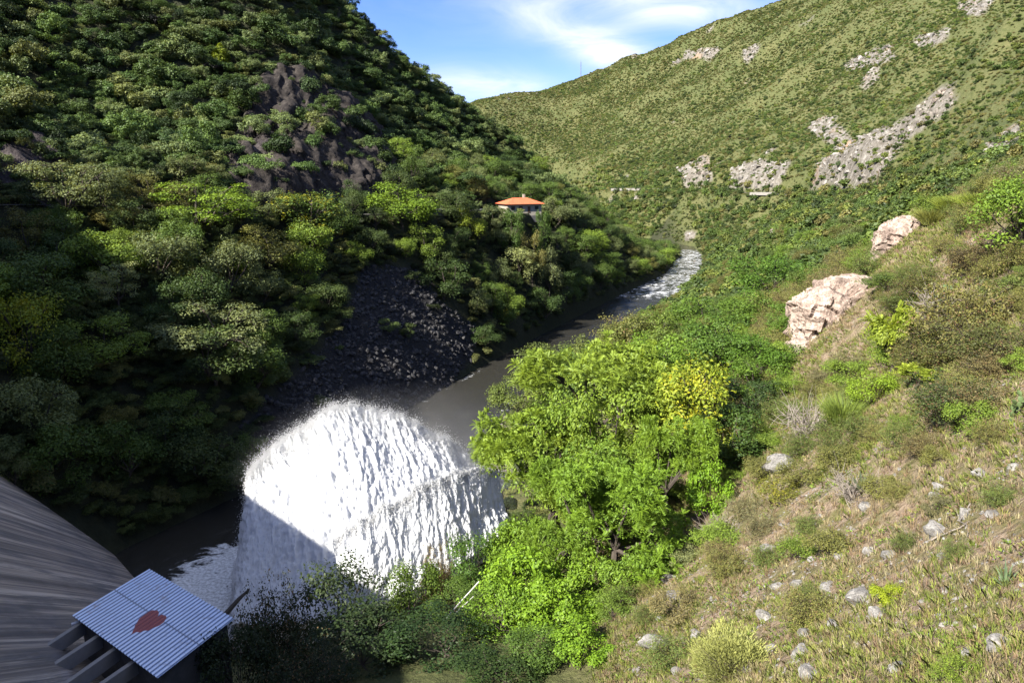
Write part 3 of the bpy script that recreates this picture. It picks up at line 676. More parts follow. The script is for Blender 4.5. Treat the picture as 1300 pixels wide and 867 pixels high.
# ------------------------------------------------------------------ plants that stand out in the photograph
T_ = plant_px
TREES = [
 # left bank
 ('acacia', 262, 385, 150, 105, GG, 'sunlit grey-green acacia standing alone above the dark pool on the left bank', (4, 13)),
 ('acacia', 143, 333, 66, 116, PG, 'small pale acacia catching sun in the shaded bank at left', (3, 10)),
 ('acacia', 78, 205, 125, 128, GG, 'tall pale green tree rising over the bank below the shaded hillside, far left', (4, 14)),
 ('yellow', 28, 372, 85, 98, YG, 'yellow-topped tree lit by the sun at the left edge of the frame', (4, 13)),
 ('acacia', 252, 232, 145, 152, BG, 'wide bright green umbrella crown at the foot of the left hillside', (4, 13)),
 ('yellow', 392, 243, 100, 168, MG, 'tree with yellow blossom below the dark left cliff', (4, 13)),
 ('broad', 508, 232, 95, 192, BG, 'light green tree with a high crown right of the dark cliff foot', (4, 14)),
 ('broad', 290, 304, 75, 137, GG, 'dull grey-green tree on the bank above the lone sunlit acacia', (4, 13)),
 ('broad', 660, 312, 50, 217, PG, 'pale olive tree leaning out of the bank below the red-roofed house', (4, 13)),
 ('broad', 737, 322, 38, 258, GG, 'pale round tree low on the left bank near the bend of the river', (3, 13)),
 ('yelbush', 641, 384, 36, 188, MG, 'round yellow-tipped bush at the water right of the black rubble', (2, 8)),
 ('broad', 150, 262, 70, 150, OL, 'olive tree between the pale tall tree and the bright umbrella crown', (3, 12)),
 ('yellow', 165, 250, 34, 156, MG, 'small yellowish tree tucked behind the olive tree at the hillside foot', (3, 12)),
 ('broad', 60, 535, 110, 84, MG, 'dark leafy tree above the dam face in the lower left shade', (3, 11)),
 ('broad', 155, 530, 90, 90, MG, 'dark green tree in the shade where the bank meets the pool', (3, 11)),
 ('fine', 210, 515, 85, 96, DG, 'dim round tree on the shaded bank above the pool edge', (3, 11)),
 ('column', 279, 55, 22, 248, YG, 'bright yellow-green column of leaves high on the left hillside', (5, 14)),
 # right bank
 ('feather', 775, 448, 235, 62, (.165, .24, .034), 'big bright tree of feathery fronds in the middle of the right bank', (6, 16)),
 ('feather', 690, 520, 175, 58, (.155, .235, .03), 'feathery tree overhanging the white spray on its left', (5, 15)),
 ('feather', 795, 590, 175, 51, (.13, .225, .026), 'low feathery tree in front of the big bright one, above the grassy slope', (3, 13)),
 ('yellow', 893, 462, 135, 66, YG, 'yellow-flowering tree beside the feathery one on the right bank', (4, 14)),
 ('dome', 930, 400, 120, 84, (.072, .135, .024), 'deep green layered tree behind the yellow-flowering tree', (4, 14)),
 ('dome', 985, 322, 115, 122, (.070, .14, .022), 'dark green flat-topped tree left of the pale pink outcrop', (4, 14)),
 ('dome', 895, 376, 95, 118, (.08, .145, .024), 'vivid green flat crown at the crest of the right bank thicket', (4, 14)),
 ('fine', 840, 425, 110, 84, (.11, .19, .025), 'light green tree between the feathery crown and the layered deep green one', (4, 14)),
 ('twiggy', 812, 388, 120, 122, OL, 'olive-brown scrubby thicket overlooking the river bend', (3, 10)),
 ('fine', 700, 440, 95, 112, (.085, .115, .035), 'thin brownish-green tree with bare branches beside the river', (4, 12)),
 ('broad', 750, 440, 85, 108, (.075, .13, .03), 'fresh green round tree behind the thin riverside tree', (4, 12)),
 ('dome', 960, 480, 95, 70, DG, 'shadowed dark tree right of the yellow-flowering tree', (3, 12)),
 ('broad', 704, 250, 48, 262, GG, 'round grey-green tree touching the right end of the red-roofed house', (4, 13)),
 ('broad', 596, 262, 46, 228, YG, 'yellowish-green tree between the roadside wall and the red-roofed house', (4, 13)),
 ('dome', 970, 425, 100, 78, (.07, .14, .02), 'rich green tree between the layered tree and the pale pink outcrop', (4, 14)),
 ('broad', 935, 520, 105, 62, (.045, .085, .02), 'dark shaded crown under the right side of the yellow-flowering tree', (3, 12)),
 ('dome', 880, 432, 85, 92, (.10, .18, .025), 'fresh green flat-topped tree just behind the yellow-flowering tree', (3, 13)),
 ('dome', 1005, 385, 70, 100, (.085, .155, .025), 'green tree pressed against the left face of the pale pink outcrop', (3, 13)),
 ('dome', 955, 368, 80, 104, (.085, .15, .026), 'vivid layered crown between the two dark green flat-topped trees', (3, 13)),
 ('fine', 845, 470, 90, 76, (.15, .22, .03), 'yellowish-green crown rising behind the big feathery tree', (3, 13)),
 ('feather', 735, 590, 130, 55, (.13, .22, .028), 'feathery crown filling the middle of the bright thicket', (3, 13)),
 ('feather', 855, 530, 110, 58, (.14, .23, .028), 'feathery crown under the left side of the yellow-flowering tree', (3, 13)),
 ('fine', 800, 440, 80, 90, (.12, .19, .028), 'bushy green tree seen over the top of the big feathery tree', (3, 13)),
]
_hs = at(660, 262, 252)
for dx, dy, top, w, c, lab in ((-9, -12, 39.3, 9, GG, 'pale green tree rising beside the left wall of the red-roofed house'), (-2.5, -14, 39.5, 9, MG, 'mid green tree covering the left half of the red-roofed house front'), (4, -14, 39.3, 9, OL, 'olive tree covering the front door of the red-roofed house'), (6.8, -8.5, 38.3, 7, MG, 'small green tree at the right corner of the red-roofed house'), (9.5, -12, 39.6, 9, GG, 'grey-green tree before the right corner of the red-roofed house')):
    plant('fine', _hs[0] + dx, _hs[1] + dy, min(top - float(ground(_hs[0] + dx, _hs[1] + dy)), 17), w, c, lab)
for k, px, top, w, Y, c, lab, hr in TREES: T_(k, px, top, w, Y, c, lab, hr)
MORE_TREES = [
 ('dome', 850, 395, 90, 110, (.10, .15, .03), 'round green crown between the olive thicket and the vivid flat crown', (3, 13)),
 ('dome', 1040, 335, 70, 135, (.08, .125, .03), 'green crown behind the dark flat-topped tree, towards the pale outcrop', (3, 13)),
 ('dome', 660, 470, 80, 105, (.10, .14, .035), 'olive-green tree at the water behind the white spray', (3, 12)),
 ('fine', 782, 488, 120, 65, (.13, .20, .028), 'bushy crown filling the gap behind the big feathery tree and the yellow one', (3, 14)),
 ('fine', 715, 478, 110, 68, (.13, .21, .03), 'light crown on the river side of the big feathery tree', (3, 14)),
 ('dome', 800, 398, 90, 118, (.12, .14, .045), 'olive-green crown on the river bend, in front of the water', (3, 13)),
 ('dome', 765, 414, 80, 112, (.11, .14, .04), 'olive crown leaning over the river, left of the olive thicket', (3, 13)),
 ('dome', 720, 440, 90, 108, (.09, .15, .03), 'green crown at the water left of the olive crown', (3, 13)),
 ('fine', 760, 560, 110, 59, (.11, .19, .028), 'dense green crown in the heart of the bright thicket', (3, 12)),
 ('fine', 960, 455, 90, 74, (.09, .16, .025), 'fresh green crown to the right of the yellow-flowering tree', (3, 12)),
 ('dome', 925, 425, 95, 88, (.085, .15, .025), 'rounded green crown right behind the yellow-flowering tree', (3, 13)),
]
for k, px, top, w, Y, c, lab, hr in MORE_TREES: T_(k, px, top, w, Y, c, lab, hr)
BUSHES = [
 ('bigleaf', 665, 690, 110, 50, (.13, .235, .02), 'bright light-green bush beside the lower feathery tree', (2, 8)),
 ('bigleaf', 715, 735, 105, 45, (.125, .225, .02), 'bright leafy bush sprawling over the slope at the bottom middle', (2, 7)),
 ('leafy', 640, 745, 110, 47, (.11, .20, .022), 'sunlit bush at the edge of the bottom shadow', (2, 7)),
 ('bigleaf', 745, 790, 85, 39, (.12, .22, .02), 'yellow-green bush trailing down to the bottom edge', (1.2, 5)),
 ('leafy', 690, 800, 95, 40, (.06, .11, .022), 'half-shaded bush under the bright sprawling one', (1.2, 5)),
 ('bigleaf', 902, 588, 60, 52, (.125, .235, .02), 'small vivid bush under the yellow-flowering tree', (1, 5)),
 ('leafy', 605, 672, 75, 60, (.06, .12, .025), 'drooping green bush in front of the spray', (2, 8)),
 ('twiggy', 555, 690, 50, 62, BR, 'thin brown dry bush standing against the white spray', (2, 8)),
 ('leafy', 520, 712, 85, 58, (.075, .125, .022), 'round dark green bush below the spray', (2, 8)),
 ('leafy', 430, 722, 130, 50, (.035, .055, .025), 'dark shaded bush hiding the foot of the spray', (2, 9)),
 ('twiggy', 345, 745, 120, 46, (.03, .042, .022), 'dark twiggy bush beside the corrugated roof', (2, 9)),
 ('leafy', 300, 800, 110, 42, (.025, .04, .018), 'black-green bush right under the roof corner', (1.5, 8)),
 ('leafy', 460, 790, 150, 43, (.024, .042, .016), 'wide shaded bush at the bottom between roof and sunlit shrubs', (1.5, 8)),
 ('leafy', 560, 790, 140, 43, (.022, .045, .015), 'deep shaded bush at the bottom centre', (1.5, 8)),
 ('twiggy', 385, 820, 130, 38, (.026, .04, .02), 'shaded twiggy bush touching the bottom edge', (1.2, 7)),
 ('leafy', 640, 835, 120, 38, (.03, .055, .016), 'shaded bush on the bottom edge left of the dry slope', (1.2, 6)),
 ('twiggy', 790, 740, 55, 45, (.08, .11, .03), 'thin shrub where the bright bushes meet the dry grass', (.8, 4)),
 ('twiggy', 1240, 345, 150, 50, OL, 'big olive-brown shrub spreading over the right edge of the slope', (1.5, 6)),
 ('twiggy', 1275, 400, 150, 43, (.085, .10, .035), 'dense olive shrub low at the right edge', (1.5, 6)),
 ('twiggy', 1190, 420, 120, 50, (.095, .105, .036), 'loose olive shrub left of the big one on the right slope', (1.2, 5)),
 ('twiggy', 1225, 475, 135, 38, (.055, .08, .028), 'dark green shrub in the middle of the right slope', (1, 4)),
 ('twiggy', 1180, 340, 95, 66, (.10, .11, .036), 'shrub behind the sapling on the near ridge', (1.2, 5)),
 ('leafy', 1130, 345, 80, 74, (.075, .115, .028), 'green shrub just above the pale outcrop', (1.2, 5)),
 ('twiggy', 1240, 300, 80, 62, (.12, .105, .055), 'grey-brown shrub on the crest of the near ridge', (1, 5)),
 ('sage', 936, 804, 120, 24.5, (.23, .26, .11), 'rounded pale sage bush at the bottom of the slope', (.7, 2)),
 ('yelbush', 998, 606, 72, 46, (.13, .14, .03), 'yellowish low bush below the grey boulder', (.6, 3)),
 ('sapling', 1140, 388, 58, 55, YG, 'sapling with bright drooping fronds on the near slope', (1.5, 6)),
 ('sapling', 1168, 462, 50, 48, YG, 'low bright sapling among dry shrubs', (.8, 4)),
 ('leafy', 1110, 470, 65, 52, (.16, .25, .025), 'fresh yellow-green bush below the sapling', (.8, 3)),
 ('reed', 1075, 500, 70, 52, (.15, .21, .05), 'patch of fresh green grass beside the dead grey shrub', (.5, 2.5)),
 ('reed', 1215, 246, 60, 66, (.19, .24, .05), 'tall lime-green grass clump on the crest of the near ridge', (.8, 2.2)),
 ('reed', 1250, 242, 70, 62, (.18, .235, .045), 'second lime-green grass clump on the crest, nearer the right edge', (.8, 2.2)),
 ('reed', 1185, 262, 50, 74, (.20, .22, .07), 'yellowish grass clump at the left end of the lime-green grass', (.8, 2)),
 ('dome', 1306, 222, 130, 44, (.12, .20, .03), 'vivid green branch of a tree at the right edge', (1.5, 7)),
 ('bare', 1035, 490, 90, 56, (.2, .18, .16), 'grey leafless shrub in front of the pale outcrop', (1, 4)),
 ('bare', 1090, 585, 70, 38, (.2, .18, .16), 'dead tangle of grey branches in mid slope', (.7, 2.5)),
 ('bare', 920, 645, 60, 43, (.2, .18, .16), 'small leafless thorn bush by the thicket edge', (.6, 2.5)),
 ('bare', 1210, 350, 90, 58, (.2, .18, .16), 'brown leafless shrub behind the big olive shrub', (1, 4.5)),
 ('cactus', 1193, 375, 36, 55, (.11, .17, .09), 'prickly pear with blue-green pads among the dry shrubs', (.7, 1.5)),
 ('cactus', 1288, 512, 34, 33, (.10, .15, .07), 'prickly pear at the right edge of the slope', (.4, .9)),
 ('agave', 1282, 708, 42, 20, (.12, .18, .12), 'spiky agave rosette at the lower right edge', (.3, 1.2)),
 ('agave', 1098, 596, 55, 36, (.07, .09, .06), 'dark spiky rosette beside the dead tangle', (.3, 1.5)),
 ('leafy', 870, 690, 50, 48, (.17, .20, .10), 'silvery-leaved shrub under the low feathery tree', (.6, 3)),
 ('leafy', 1075, 362, 45, 92, (.26, .29, .22), 'whitish-green shrub on top of the pale outcrop', (.6, 3)),
 ('bigleaf', 1130, 740, 45, 24.5, (.20, .26, .02), 'small lime-yellow plant beside the flat stone', (.2, .9)),
 ('leafy', 1215, 840, 75, 15.5, (.13, .19, .03), 'low green plant at the bottom right', (.2, .8)),
 ('bigleaf', 800, 700, 80, 48, (.11, .19, .025), 'leafy bush at the foot of the low feathery tree', (1.2, 4)),
 ('bigleaf', 755, 708, 85, 49, (.12, .21, .022), 'bright bush filling the gap under the feathery trees', (1.2, 5)),
 ('leafy', 700, 660, 95, 56, (.11, .19, .025), 'green bush between the feathery tree and the sprawling bright one', (1.5, 6)),
 ('leafy', 838, 692, 60, 49, (.08, .13, .03), 'dark green bush where the thicket meets the grass', (1, 4)),
 ('bigleaf', 650, 655, 70, 60, (.12, .21, .025), 'leafy bush right beside the edge of the spray', (1.5, 7)),
 ('leafy', 780, 755, 60, 43, (.10, .16, .03), 'fresh bush on the slope just under the thicket', (.8, 3)),
 ('leafy', 575, 745, 80, 54, (.07, .12, .025), 'green bush beside the pale pipes', (1, 5)),
]
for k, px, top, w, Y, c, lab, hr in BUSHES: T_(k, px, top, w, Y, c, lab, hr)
# ------------------------------------------------------------------ labels for trees met in numbers
MARKS = [('the red-roofed house', 660, 250), ('the black rubble slope', 500, 420), ('the lone sunlit acacia', 262, 440), ('the dark pool', 240, 610), ('the white spray', 470, 600),
         ('the river rapids', 850, 350), ('the river bend', 730, 420), ('the dark cliff', 390, 190), ('the roadside wall', 560, 270), ('the dam face', 60, 650), ('the bright umbrella crown', 250, 260),
         ('the feathery tree', 770, 540), ('the yellow-flowering tree', 893, 500), ('the pale pink outcrop', 1060, 400), ('the layered green tree', 930, 420), ('the olive thicket', 812, 410),
         ('the small pale acacia', 143, 355), ('the yellow-topped tree', 30, 400), ('the road bridge', 968, 246), ('the big olive shrub', 1240, 400), ('the sage bush', 936, 840), ('the pale round tree', 737, 345),
         ('the flat grey stone', 835, 815), ('the dead grey tangle', 1088, 610), ('the half-buried broad stone', 1095, 760), ('the upright grey stone', 1105, 700), ('the lower right corner', 1290, 850), ('the spiky agave', 1282, 725), ('the yellow-blossomed tree', 392, 265)]
ORD = ['leftmost', 'second', 'third', 'fourth', 'fifth', 'sixth', 'seventh', 'eighth', 'ninth', 'tenth', 'eleventh', 'twelfth', 'thirteenth', 'fourteenth', 'fifteenth', 'sixteenth']
def rel_phrase(px, py):
    nm, mx, my = min(MARKS, key=lambda m: (m[1] - px) ** 2 + 1.6 * (m[2] - py) ** 2); dx, dy = px - mx, py - my
    far = math.hypot(dx, dy)
    if abs(dx) > 2.2 * abs(dy): d = 'left of' if dx < 0 else 'right of'
    elif abs(dy) > 2.2 * abs(dx): d = 'above' if dy < 0 else 'below'
    else: d = ('up' if dy < 0 else 'down') + ' and ' + ('left of' if dx < 0 else 'right of')
    return ('just ' if far < 45 else '') + d + ' ' + nm
def name_all(items, noun):
    """items: (empty, px, py, look) - gives each its own label"""
    by = {}
    for it in items: by.setdefault((it[3], rel_phrase(it[1], it[2])), []).append(it)
    for (look, ph), its in by.items():
        its.sort(key=lambda i: i[1])
        for i, it in enumerate(its):
            if len(its) == 1: s = f'{look} {noun} {ph}'
            elif i == len(its) - 1: s = f'{look} {noun} {ph}, rightmost'
            else: s = f'{look} {noun} {ph}, {ORD[min(i, 15)]}' + ('' if i == 0 else ' from left')
            it[0]['label'] = s
def scatter(n, x0, x1, y0, y1, seed): rng = np.random.default_rng(seed); return rng.uniform(x0, x1, n), rng.uniform(y0, y1, n)
def thin(x, y, r, maxn=10 ** 9):
    """keep points at least r apart (r may be an array)"""
    r = np.broadcast_to(r, x.shape); cell = float(np.max(r)); g = {}; keep = []
    for i in range(len(x)):
        cx, cy = int(x[i] // cell), int(y[i] // cell); ok = True
        for a in (-1, 0, 1):
            for b in (-1, 0, 1):
                for j in g.get((cx + a, cy + b), ()):
                    if (x[i] - x[j]) ** 2 + (y[i] - y[j]) ** 2 < r[i] * r[j]: ok = False; break
                if not ok: break
            if not ok: break
        if ok: g.setdefault((cx, cy), []).append(i); keep.append(i)
        if len(keep) >= maxn: break
    return np.array(keep, int)
def frame(x, y, z, m=60): px, py, f = project(x, y, z); return (f > 1) & (px > -m) & (px < 1300 + m) & (py > -m) & (py < 867 + m)
fixed = np.array([(e.location.x, e.location.y) for e in PLACED])
RIVX = lambda y: np.interp(y, RIVER[:12, 1], RIVER[:12, 0])
HOUSE = at(660, 262, 252)
def clear_of(x, y, pts, r):
    if len(pts) == 0: return np.ones(len(x), bool)
    return np.min(np.hypot(x[:, None] - pts[None, :, 0], y[:, None] - pts[None, :, 1]), axis=1) > r
def near_house(x, y):                      # keeps the sight line to the house, road wall and their ground free
    px, py, f = project(x, y, ground(x, y) + 5.5)
    a = (np.abs(px - 662) < 30) & (py < 253) & (y < 262) & (y > 190); b = (np.abs(px - 562) < 16) & (py < 272) & (y < 228) & (y > 165)
    return a | b | (np.hypot(x - HOUSE[0], y - HOUSE[1]) < 11) | (_bil(ROADD_L, x, y) < 4.5)
# ---- left bank trees
x, y = scatter(9000, -105, 95, 82, 440, 101)
bench = np.interp(y, ROAD_L[:, 1], ROAD_L[:, 0])
rd = river_dist(x, y); ok = (x < RIVX(y)) & (rd > 1.2) & (rd < 58) & (_bil(SCREEV, x, y) < .15) & (_bil(ROCKV, x, y) < .3) & ~near_house(x, y)
z = ground(x, y); ok &= frame(x, y, z + 4, 40) & (z < 58) & (z > .3)
# nothing in front of the scree or the dam face
px, py, _ = project(x, y, z + 3); ok &= ~(in_poly(px, py, SCREE_POLY) & (y < 150)) & ~((px < 200) & (py > 600))
x, y, z = x[ok], y[ok], z[ok]; v = visible(x, y, z, 5.5) & clear_of(x, y, fixed, 2.6); x, y, z = x[v], y[v], z[v]
k = thin(x, y, 5.1 + y / 200, 205); x, y, z = x[k], y[k], z[k]
rng = np.random.default_rng(5); items = []
LOOK = [('dark green', (.045, .078, .025)), ('mid green', (.075, .125, .03)), ('grey-green', (.115, .15, .065)), ('olive', (.115, .125, .04)), ('dull green', (.06, .092, .032)), ('light green', (.13, .20, .034))]
for i in range(len(x)):
    c = rng.choice(6, p=[.17, .27, .18, .12, .12, .14]); h = rng.uniform(5, 10.5); w = h * rng.uniform(.95, 1.4); kd = ['broad', 'fine', 'acacia'][rng.choice(3, p=[.55, .41, .04])]
    e = plant(kd, x[i], y[i], h, w, tuple(np.array(LOOK[c][1]) * rng.uniform(.85, 1.2)), None, 'trees on the wooded left bank'); p = project(x[i], y[i], z[i] + h * .7); items.append((e, float(p[0]), float(p[1]), LOOK[c][0]))
name_all(items, 'tree, left bank,'); print('left bank trees', len(x))
# ---- right bank trees
x, y = scatter(7000, 0, 120, 62, 330, 103); z = ground(x, y); rd = river_dist(x, y)
ok = (x > RIVX(y)) & (rd > 1.5) & (_bil(ROCKV, x, y) < .2) & (_bil(BARV, x, y) < .2) & frame(x, y, z + 3, 30) & ((y > 105) | (x < 15 + (y - 60) * .25)) & (z < 34)
px, py, _ = project(x, y, z + 6.5); ok &= ~((px > 600) & (px < 745) & (py < 520) & (y < 140)) & ~((px > 740) & (px < 890) & (py < 385 - (px - 740) * .1) & (y < 280)) & (px > 610) & ~((py < 375) & (px > 640) & (px < 850))
x, y, z = x[ok], y[ok], z[ok]; v = visible(x, y, z, 5) & clear_of(x, y, fixed, 3.0); x, y, z = x[v], y[v], z[v]
k = thin(x, y, 3.6 + y / 110, 95); x, y, z = x[k], y[k], z[k]; items = []
LOOK2 = [('light green', (.10, .165, .028)), ('mid green', (.078, .122, .032)), ('olive', (.115, .12, .042)), ('deep green', (.058, .092, .026)), ('grey-green', (.10, .125, .05))]
for i in range(len(x)):
    c = rng.choice(5, p=[.28, .3, .17, .13, .12]); h = rng.uniform(3.4, 6.2) * (1 if y[i] > 90 else .7); w = h * rng.uniform(1.0, 1.5); kd = ['broad', 'fine', 'dome', 'acacia'][rng.choice(4, p=[.35, .25, .3, .1])]
    e = plant(kd, x[i], y[i], h, w, tuple(np.array(LOOK2[c][1]) * rng.uniform(.85, 1.2)), None, 'trees on the right bank'); p = project(x[i], y[i], z[i] + h * .7); items.append((e, float(p[0]), float(p[1]), LOOK2[c][0]))
name_all(items, 'tree, right bank,'); print('right bank trees', len(x))
# ---- shrubs of the near slope and ridge
fixed2 = np.array([(e.location.x, e.location.y) for e in PLACED])
x, y = scatter(9000, 8, 75, 16, 125, 107); z = ground(x, y); px, py, f = project(x, y, z + .6)
den = fbm(x / 9, y / 9, octv=3, seed=71)
ok = frame(x, y, z, 20) & (river_dist(x, y) > 22) & (_bil(ROCKV, x, y) < .35) & ((py < 560 + 70 * den) | (rng.random(len(x)) < .10)) & (px > 840 - (py - 480) * .2) & (den > -.25)
ok &= ~(in_poly(px, py, [(1000,345),(1125,345),(1125,450),(1000,480)]) & (y < 90)) & ~(in_poly(px, py, [(1112,275),(1200,275),(1190,345),(1112,345)]) & (y < 96))
x, y, z = x[ok], y[ok], z[ok]; v = visible(x, y, z, 1) & clear_of(x, y, fixed2, 1.2); x, y, z = x[v], y[v], z[v]
k = thin(x, y, .9 + y / 48, 210); x, y, z = x[k], y[k], z[k]; items = []
LOOK3 = [('olive', (.145, .155, .052)), ('dull green', (.105, .145, .042)), ('brownish', (.155, .14, .07)), ('fresh green', (.12, .185, .03)), ('greyish', (.15, .15, .085))]
for i in range(len(x)):
    c = rng.choice(5, p=[.34, .3, .08, .2, .08]); h = rng.uniform(.55, 1.15) * (.7 + y[i] / 42); w = h * rng.uniform(1.4, 2.3); kd = 'leafy' if c == 3 else ('twiggy' if rng.random() < .85 else 'leafy')
    e = plant(kd, x[i], y[i], h, w, tuple(np.array(LOOK3[c][1]) * rng.uniform(.85, 1.2)), None, 'shrubs on the near slope'); p = project(x[i], y[i], z[i] + h * .6); items.append((e, float(p[0]), float(p[1]), LOOK3[c][0]))
name_all(items, 'shrub, right slope,'); print('slope shrubs', len(x))

# ------------------------------------------------------------------ vegetation nobody could count: instances on points
def far_bush(seed, n=420, leaf=.26):
    rng = np.random.default_rng(seed); cl = [[0, 0, .62, .62]] + [[math.cos(a) * .5, math.sin(a) * .5, rng.uniform(.3, .6), rng.uniform(.36, .55)] for a in rng.uniform(0, 6.28, 5)]
    V, v = clump_leaves(rng, cl, n // len(cl) + 1, leaf, leaf * .62, .9, .45, .7); return np_mesh('hill_bush', V, quads(len(V) // 4), M_LEAF_ST, dict(v=v))
def rock_mesh(seed, sub=2, mat=None, flat=.8, rough=.28, cuts=7):
    rng = np.random.default_rng(seed); bm = bmesh.new(); bmesh.ops.create_icosphere(bm, subdivisions=sub, radius=1)
    V = np.array([v.co[:] for v in bm.verts])
    for _ in range(cuts):
        d = unit(rng.normal(size=3)); q = rng.uniform(.55, .85); s = V @ d; V = V - np.maximum(s - q, 0)[:, None] * d[None, :]
    V = V * (1 + rough * fbm(V[:, 0] * 1.6 + seed, V[:, 1] * 1.6, V[:, 2] * 1.6, 4, seed))[:, None] * np.array([1, rng.uniform(.65, .95), flat])
    for v, c in zip(bm.verts, V): v.co = c
    me = bpy.data.meshes.new('rock'); bm.to_mesh(me); bm.free(); me.materials.append(mat); return me
def stuff(name, P, S, RZ, tint, meshes, pick):
    """one object whose points carry instances of the given meshes"""
    me = bpy.data.meshes.new(name); me.vertices.add(len(P)); me.vertices.foreach_set('co', np.asarray(P, np.float32).ravel())
    S = np.asarray(S, np.float32)
    a = me.attributes.new('sc', 'FLOAT_VECTOR', 'POINT'); a.data.foreach_set('vector', S.ravel())
    a = me.attributes.new('rt', 'FLOAT_VECTOR', 'POINT'); a.data.foreach_set('vector', np.asarray(RZ, np.float32).ravel())
    a = me.attributes.new('tint', 'FLOAT_COLOR', 'POINT'); a.data.foreach_set('color', np.concatenate([tint, np.ones((len(P), 1))], 1).astype(np.float32).ravel())
    a = me.attributes.new('pick', 'INT', 'POINT'); a.data.foreach_set('value', np.asarray(pick, np.int32))
    o = mesh_obj(name, me); tag(o, kind='stuff')
    ng = bpy.data.node_groups.new(name + '_nodes', 'GeometryNodeTree'); ng.interface.new_socket('Geometry', in_out='INPUT', socket_type='NodeSocketGeometry'); ng.interface.new_socket('Geometry', in_out='OUTPUT', socket_type='NodeSocketGeometry')
    N, L = ng.nodes.new, ng.links.new; gi, go = N('NodeGroupInput'), N('NodeGroupOutput'); iop = N('GeometryNodeInstanceOnPoints')
    jn = N('GeometryNodeGeometryToInstance')
    for mm in meshes[::-1]:
        oi = N('GeometryNodeObjectInfo'); oi.inputs['Object'].default_value = mm; oi.transform_space = 'ORIGINAL'; L(oi.outputs['Geometry'], jn.inputs[0])
    def na(nm, typ): x = N('GeometryNodeInputNamedAttribute'); x.data_type = typ; x.inputs['Name'].default_value = nm; return [s for s in x.outputs if s.enabled and s.name == 'Attribute'][0]
    m2p = N('GeometryNodeMeshToPoints'); L(gi.outputs[0], m2p.inputs[0])
    L(m2p.outputs[0], iop.inputs['Points']); L(jn.outputs[0], iop.inputs['Instance']); iop.inputs['Pick Instance'].default_value = True
    L(na('pick', 'INT'), iop.inputs['Instance Index']); L(na('sc', 'FLOAT_VECTOR'), iop.inputs['Scale'])
    er = N('FunctionNodeEulerToRotation'); L(na('rt', 'FLOAT_VECTOR'), er.inputs[0]); L(er.outputs[0], iop.inputs['Rotation'])
    L(iop.outputs[0], go.inputs[0]); md = o.modifiers.new('scatter', 'NODES'); md.node_group = ng
    return o
# the meshes to repeat: standing plants of their own on the far hill, small and real
def proto(name, me, px, py, Y, s, label, cat):
    p = at(px, py, Y); o = mesh_obj(name, me, loc=(p[0], p[1], float(ground(p[0], p[1])) - .1)); o.scale = (s, s, s); return tag(o, label, cat)
def tall_bush(seed, n=2600, leaf=.115):
    rng = np.random.default_rng(seed); m, cl = limbs(rng, 2.0, 1.0, .2, 6, 3, .36, zlo=.45, zhi=1.0); V, v = clump_leaves(rng, cl, n // len(cl) + 1, leaf, leaf * .6, .8, .5, .6); return np_mesh('hill_bush', V, quads(len(V) // 4), M_LEAF_ST, dict(v=v))
def flat_bush(seed, n=2400, leaf=.115):
    rng = np.random.default_rng(seed); m, cl = limbs(rng, 1.2, 1.25, .25, 7, 3, .30, zlo=.55, zhi=1.0); V, v = clump_leaves(rng, cl, n // len(cl) + 1, leaf, leaf * .6, .55, .8, .55); return np_mesh('hill_bush', V, quads(len(V) // 4), M_LEAF_ST, dict(v=v))
HB = [proto('hill_bush', far_bush(200 + i), 905 + 22 * i, 160 + 9 * i, 640 - 20 * i, 1.6, f'{w} bush on the far hillside above the road', 'bush') for i, w in enumerate(('round', 'ragged', 'spreading'))]
LB = [proto('hill_tree', far_bush(210 + i, 2600, .115), 560 + 26 * i, 215 + 4 * i, 330 - 8 * i, 2.6, f'{w} tree on the left hillside above the red-roofed house', 'tree') for i, w in enumerate(('round', 'ragged', 'spreading'))]
def veg(name, x, y, s, cols, w, seed, meshes, squash=(.7, 1.1), lim=None):
    rng = np.random.default_rng(seed); z = ground(x, y); n = len(x); cols = np.array(cols); ci = rng.choice(len(cols), n, p=w)
    nz = fbm(x / 40, y / 40, octv=3, seed=seed); tint = cols[ci] * (rng.uniform(.75, 1.25, (n, 1)) * (1 + .35 * nz[:, None]))
    S = np.stack([s * rng.uniform(.9, 1.2, n), s * rng.uniform(.9, 1.2, n), s * rng.uniform(*squash, n)], 1)
    return stuff(name, np.stack([x, y, z - .12 * s], 1), S, np.stack([rng.normal(size=n) * .16, rng.normal(size=n) * .16, rng.uniform(0, 6.28, n)], 1), tint, meshes, rng.integers(0, len(meshes), n))
LB += [proto('hill_tree', fn(220 + i), 150 + 60 * i, 60 + 18 * i, 246 - 6 * i, 3.0, f'{w} tree in the middle of the left hillside', 'tree') for i, (w, fn) in enumerate((('tall open', tall_bush), ('upright', tall_bush), ('flat-topped', flat_bush)))]
# left massif
x, y = scatter(60000, -330, 70, 120, 520, 301); z = ground(x, y); ok = (x < RIVX(y) - 20) & frame(x, y, z, 260) & (z > 30) & (_bil(ROADD_L, x, y) > 4) & ~near_house(x, y)
ok &= (rng.random(len(x)) > .88 * _bil(ROCKV, x, y)); ok &= (z > 46) | (y > 240); x, y, z = x[ok], y[ok], z[ok]
v = visible(x, y, z, 4); x, y = x[v], y[v]; s = 1.3 + 3.3 * np.random.default_rng(9).random(len(x)) ** 1.9 ; k = thin(x, y, s * .76); x, y, s = x[k], y[k], s[k]; print('massif', len(x))
veg('left_hillside_woods', x, y, s, [(.050, .090, .029), (.070, .118, .036), (.115, .16, .068), (.027, .050, .018), (.115, .14, .055)], [.26, .24, .22, .16, .12], 31, LB, (.75, 1.25))
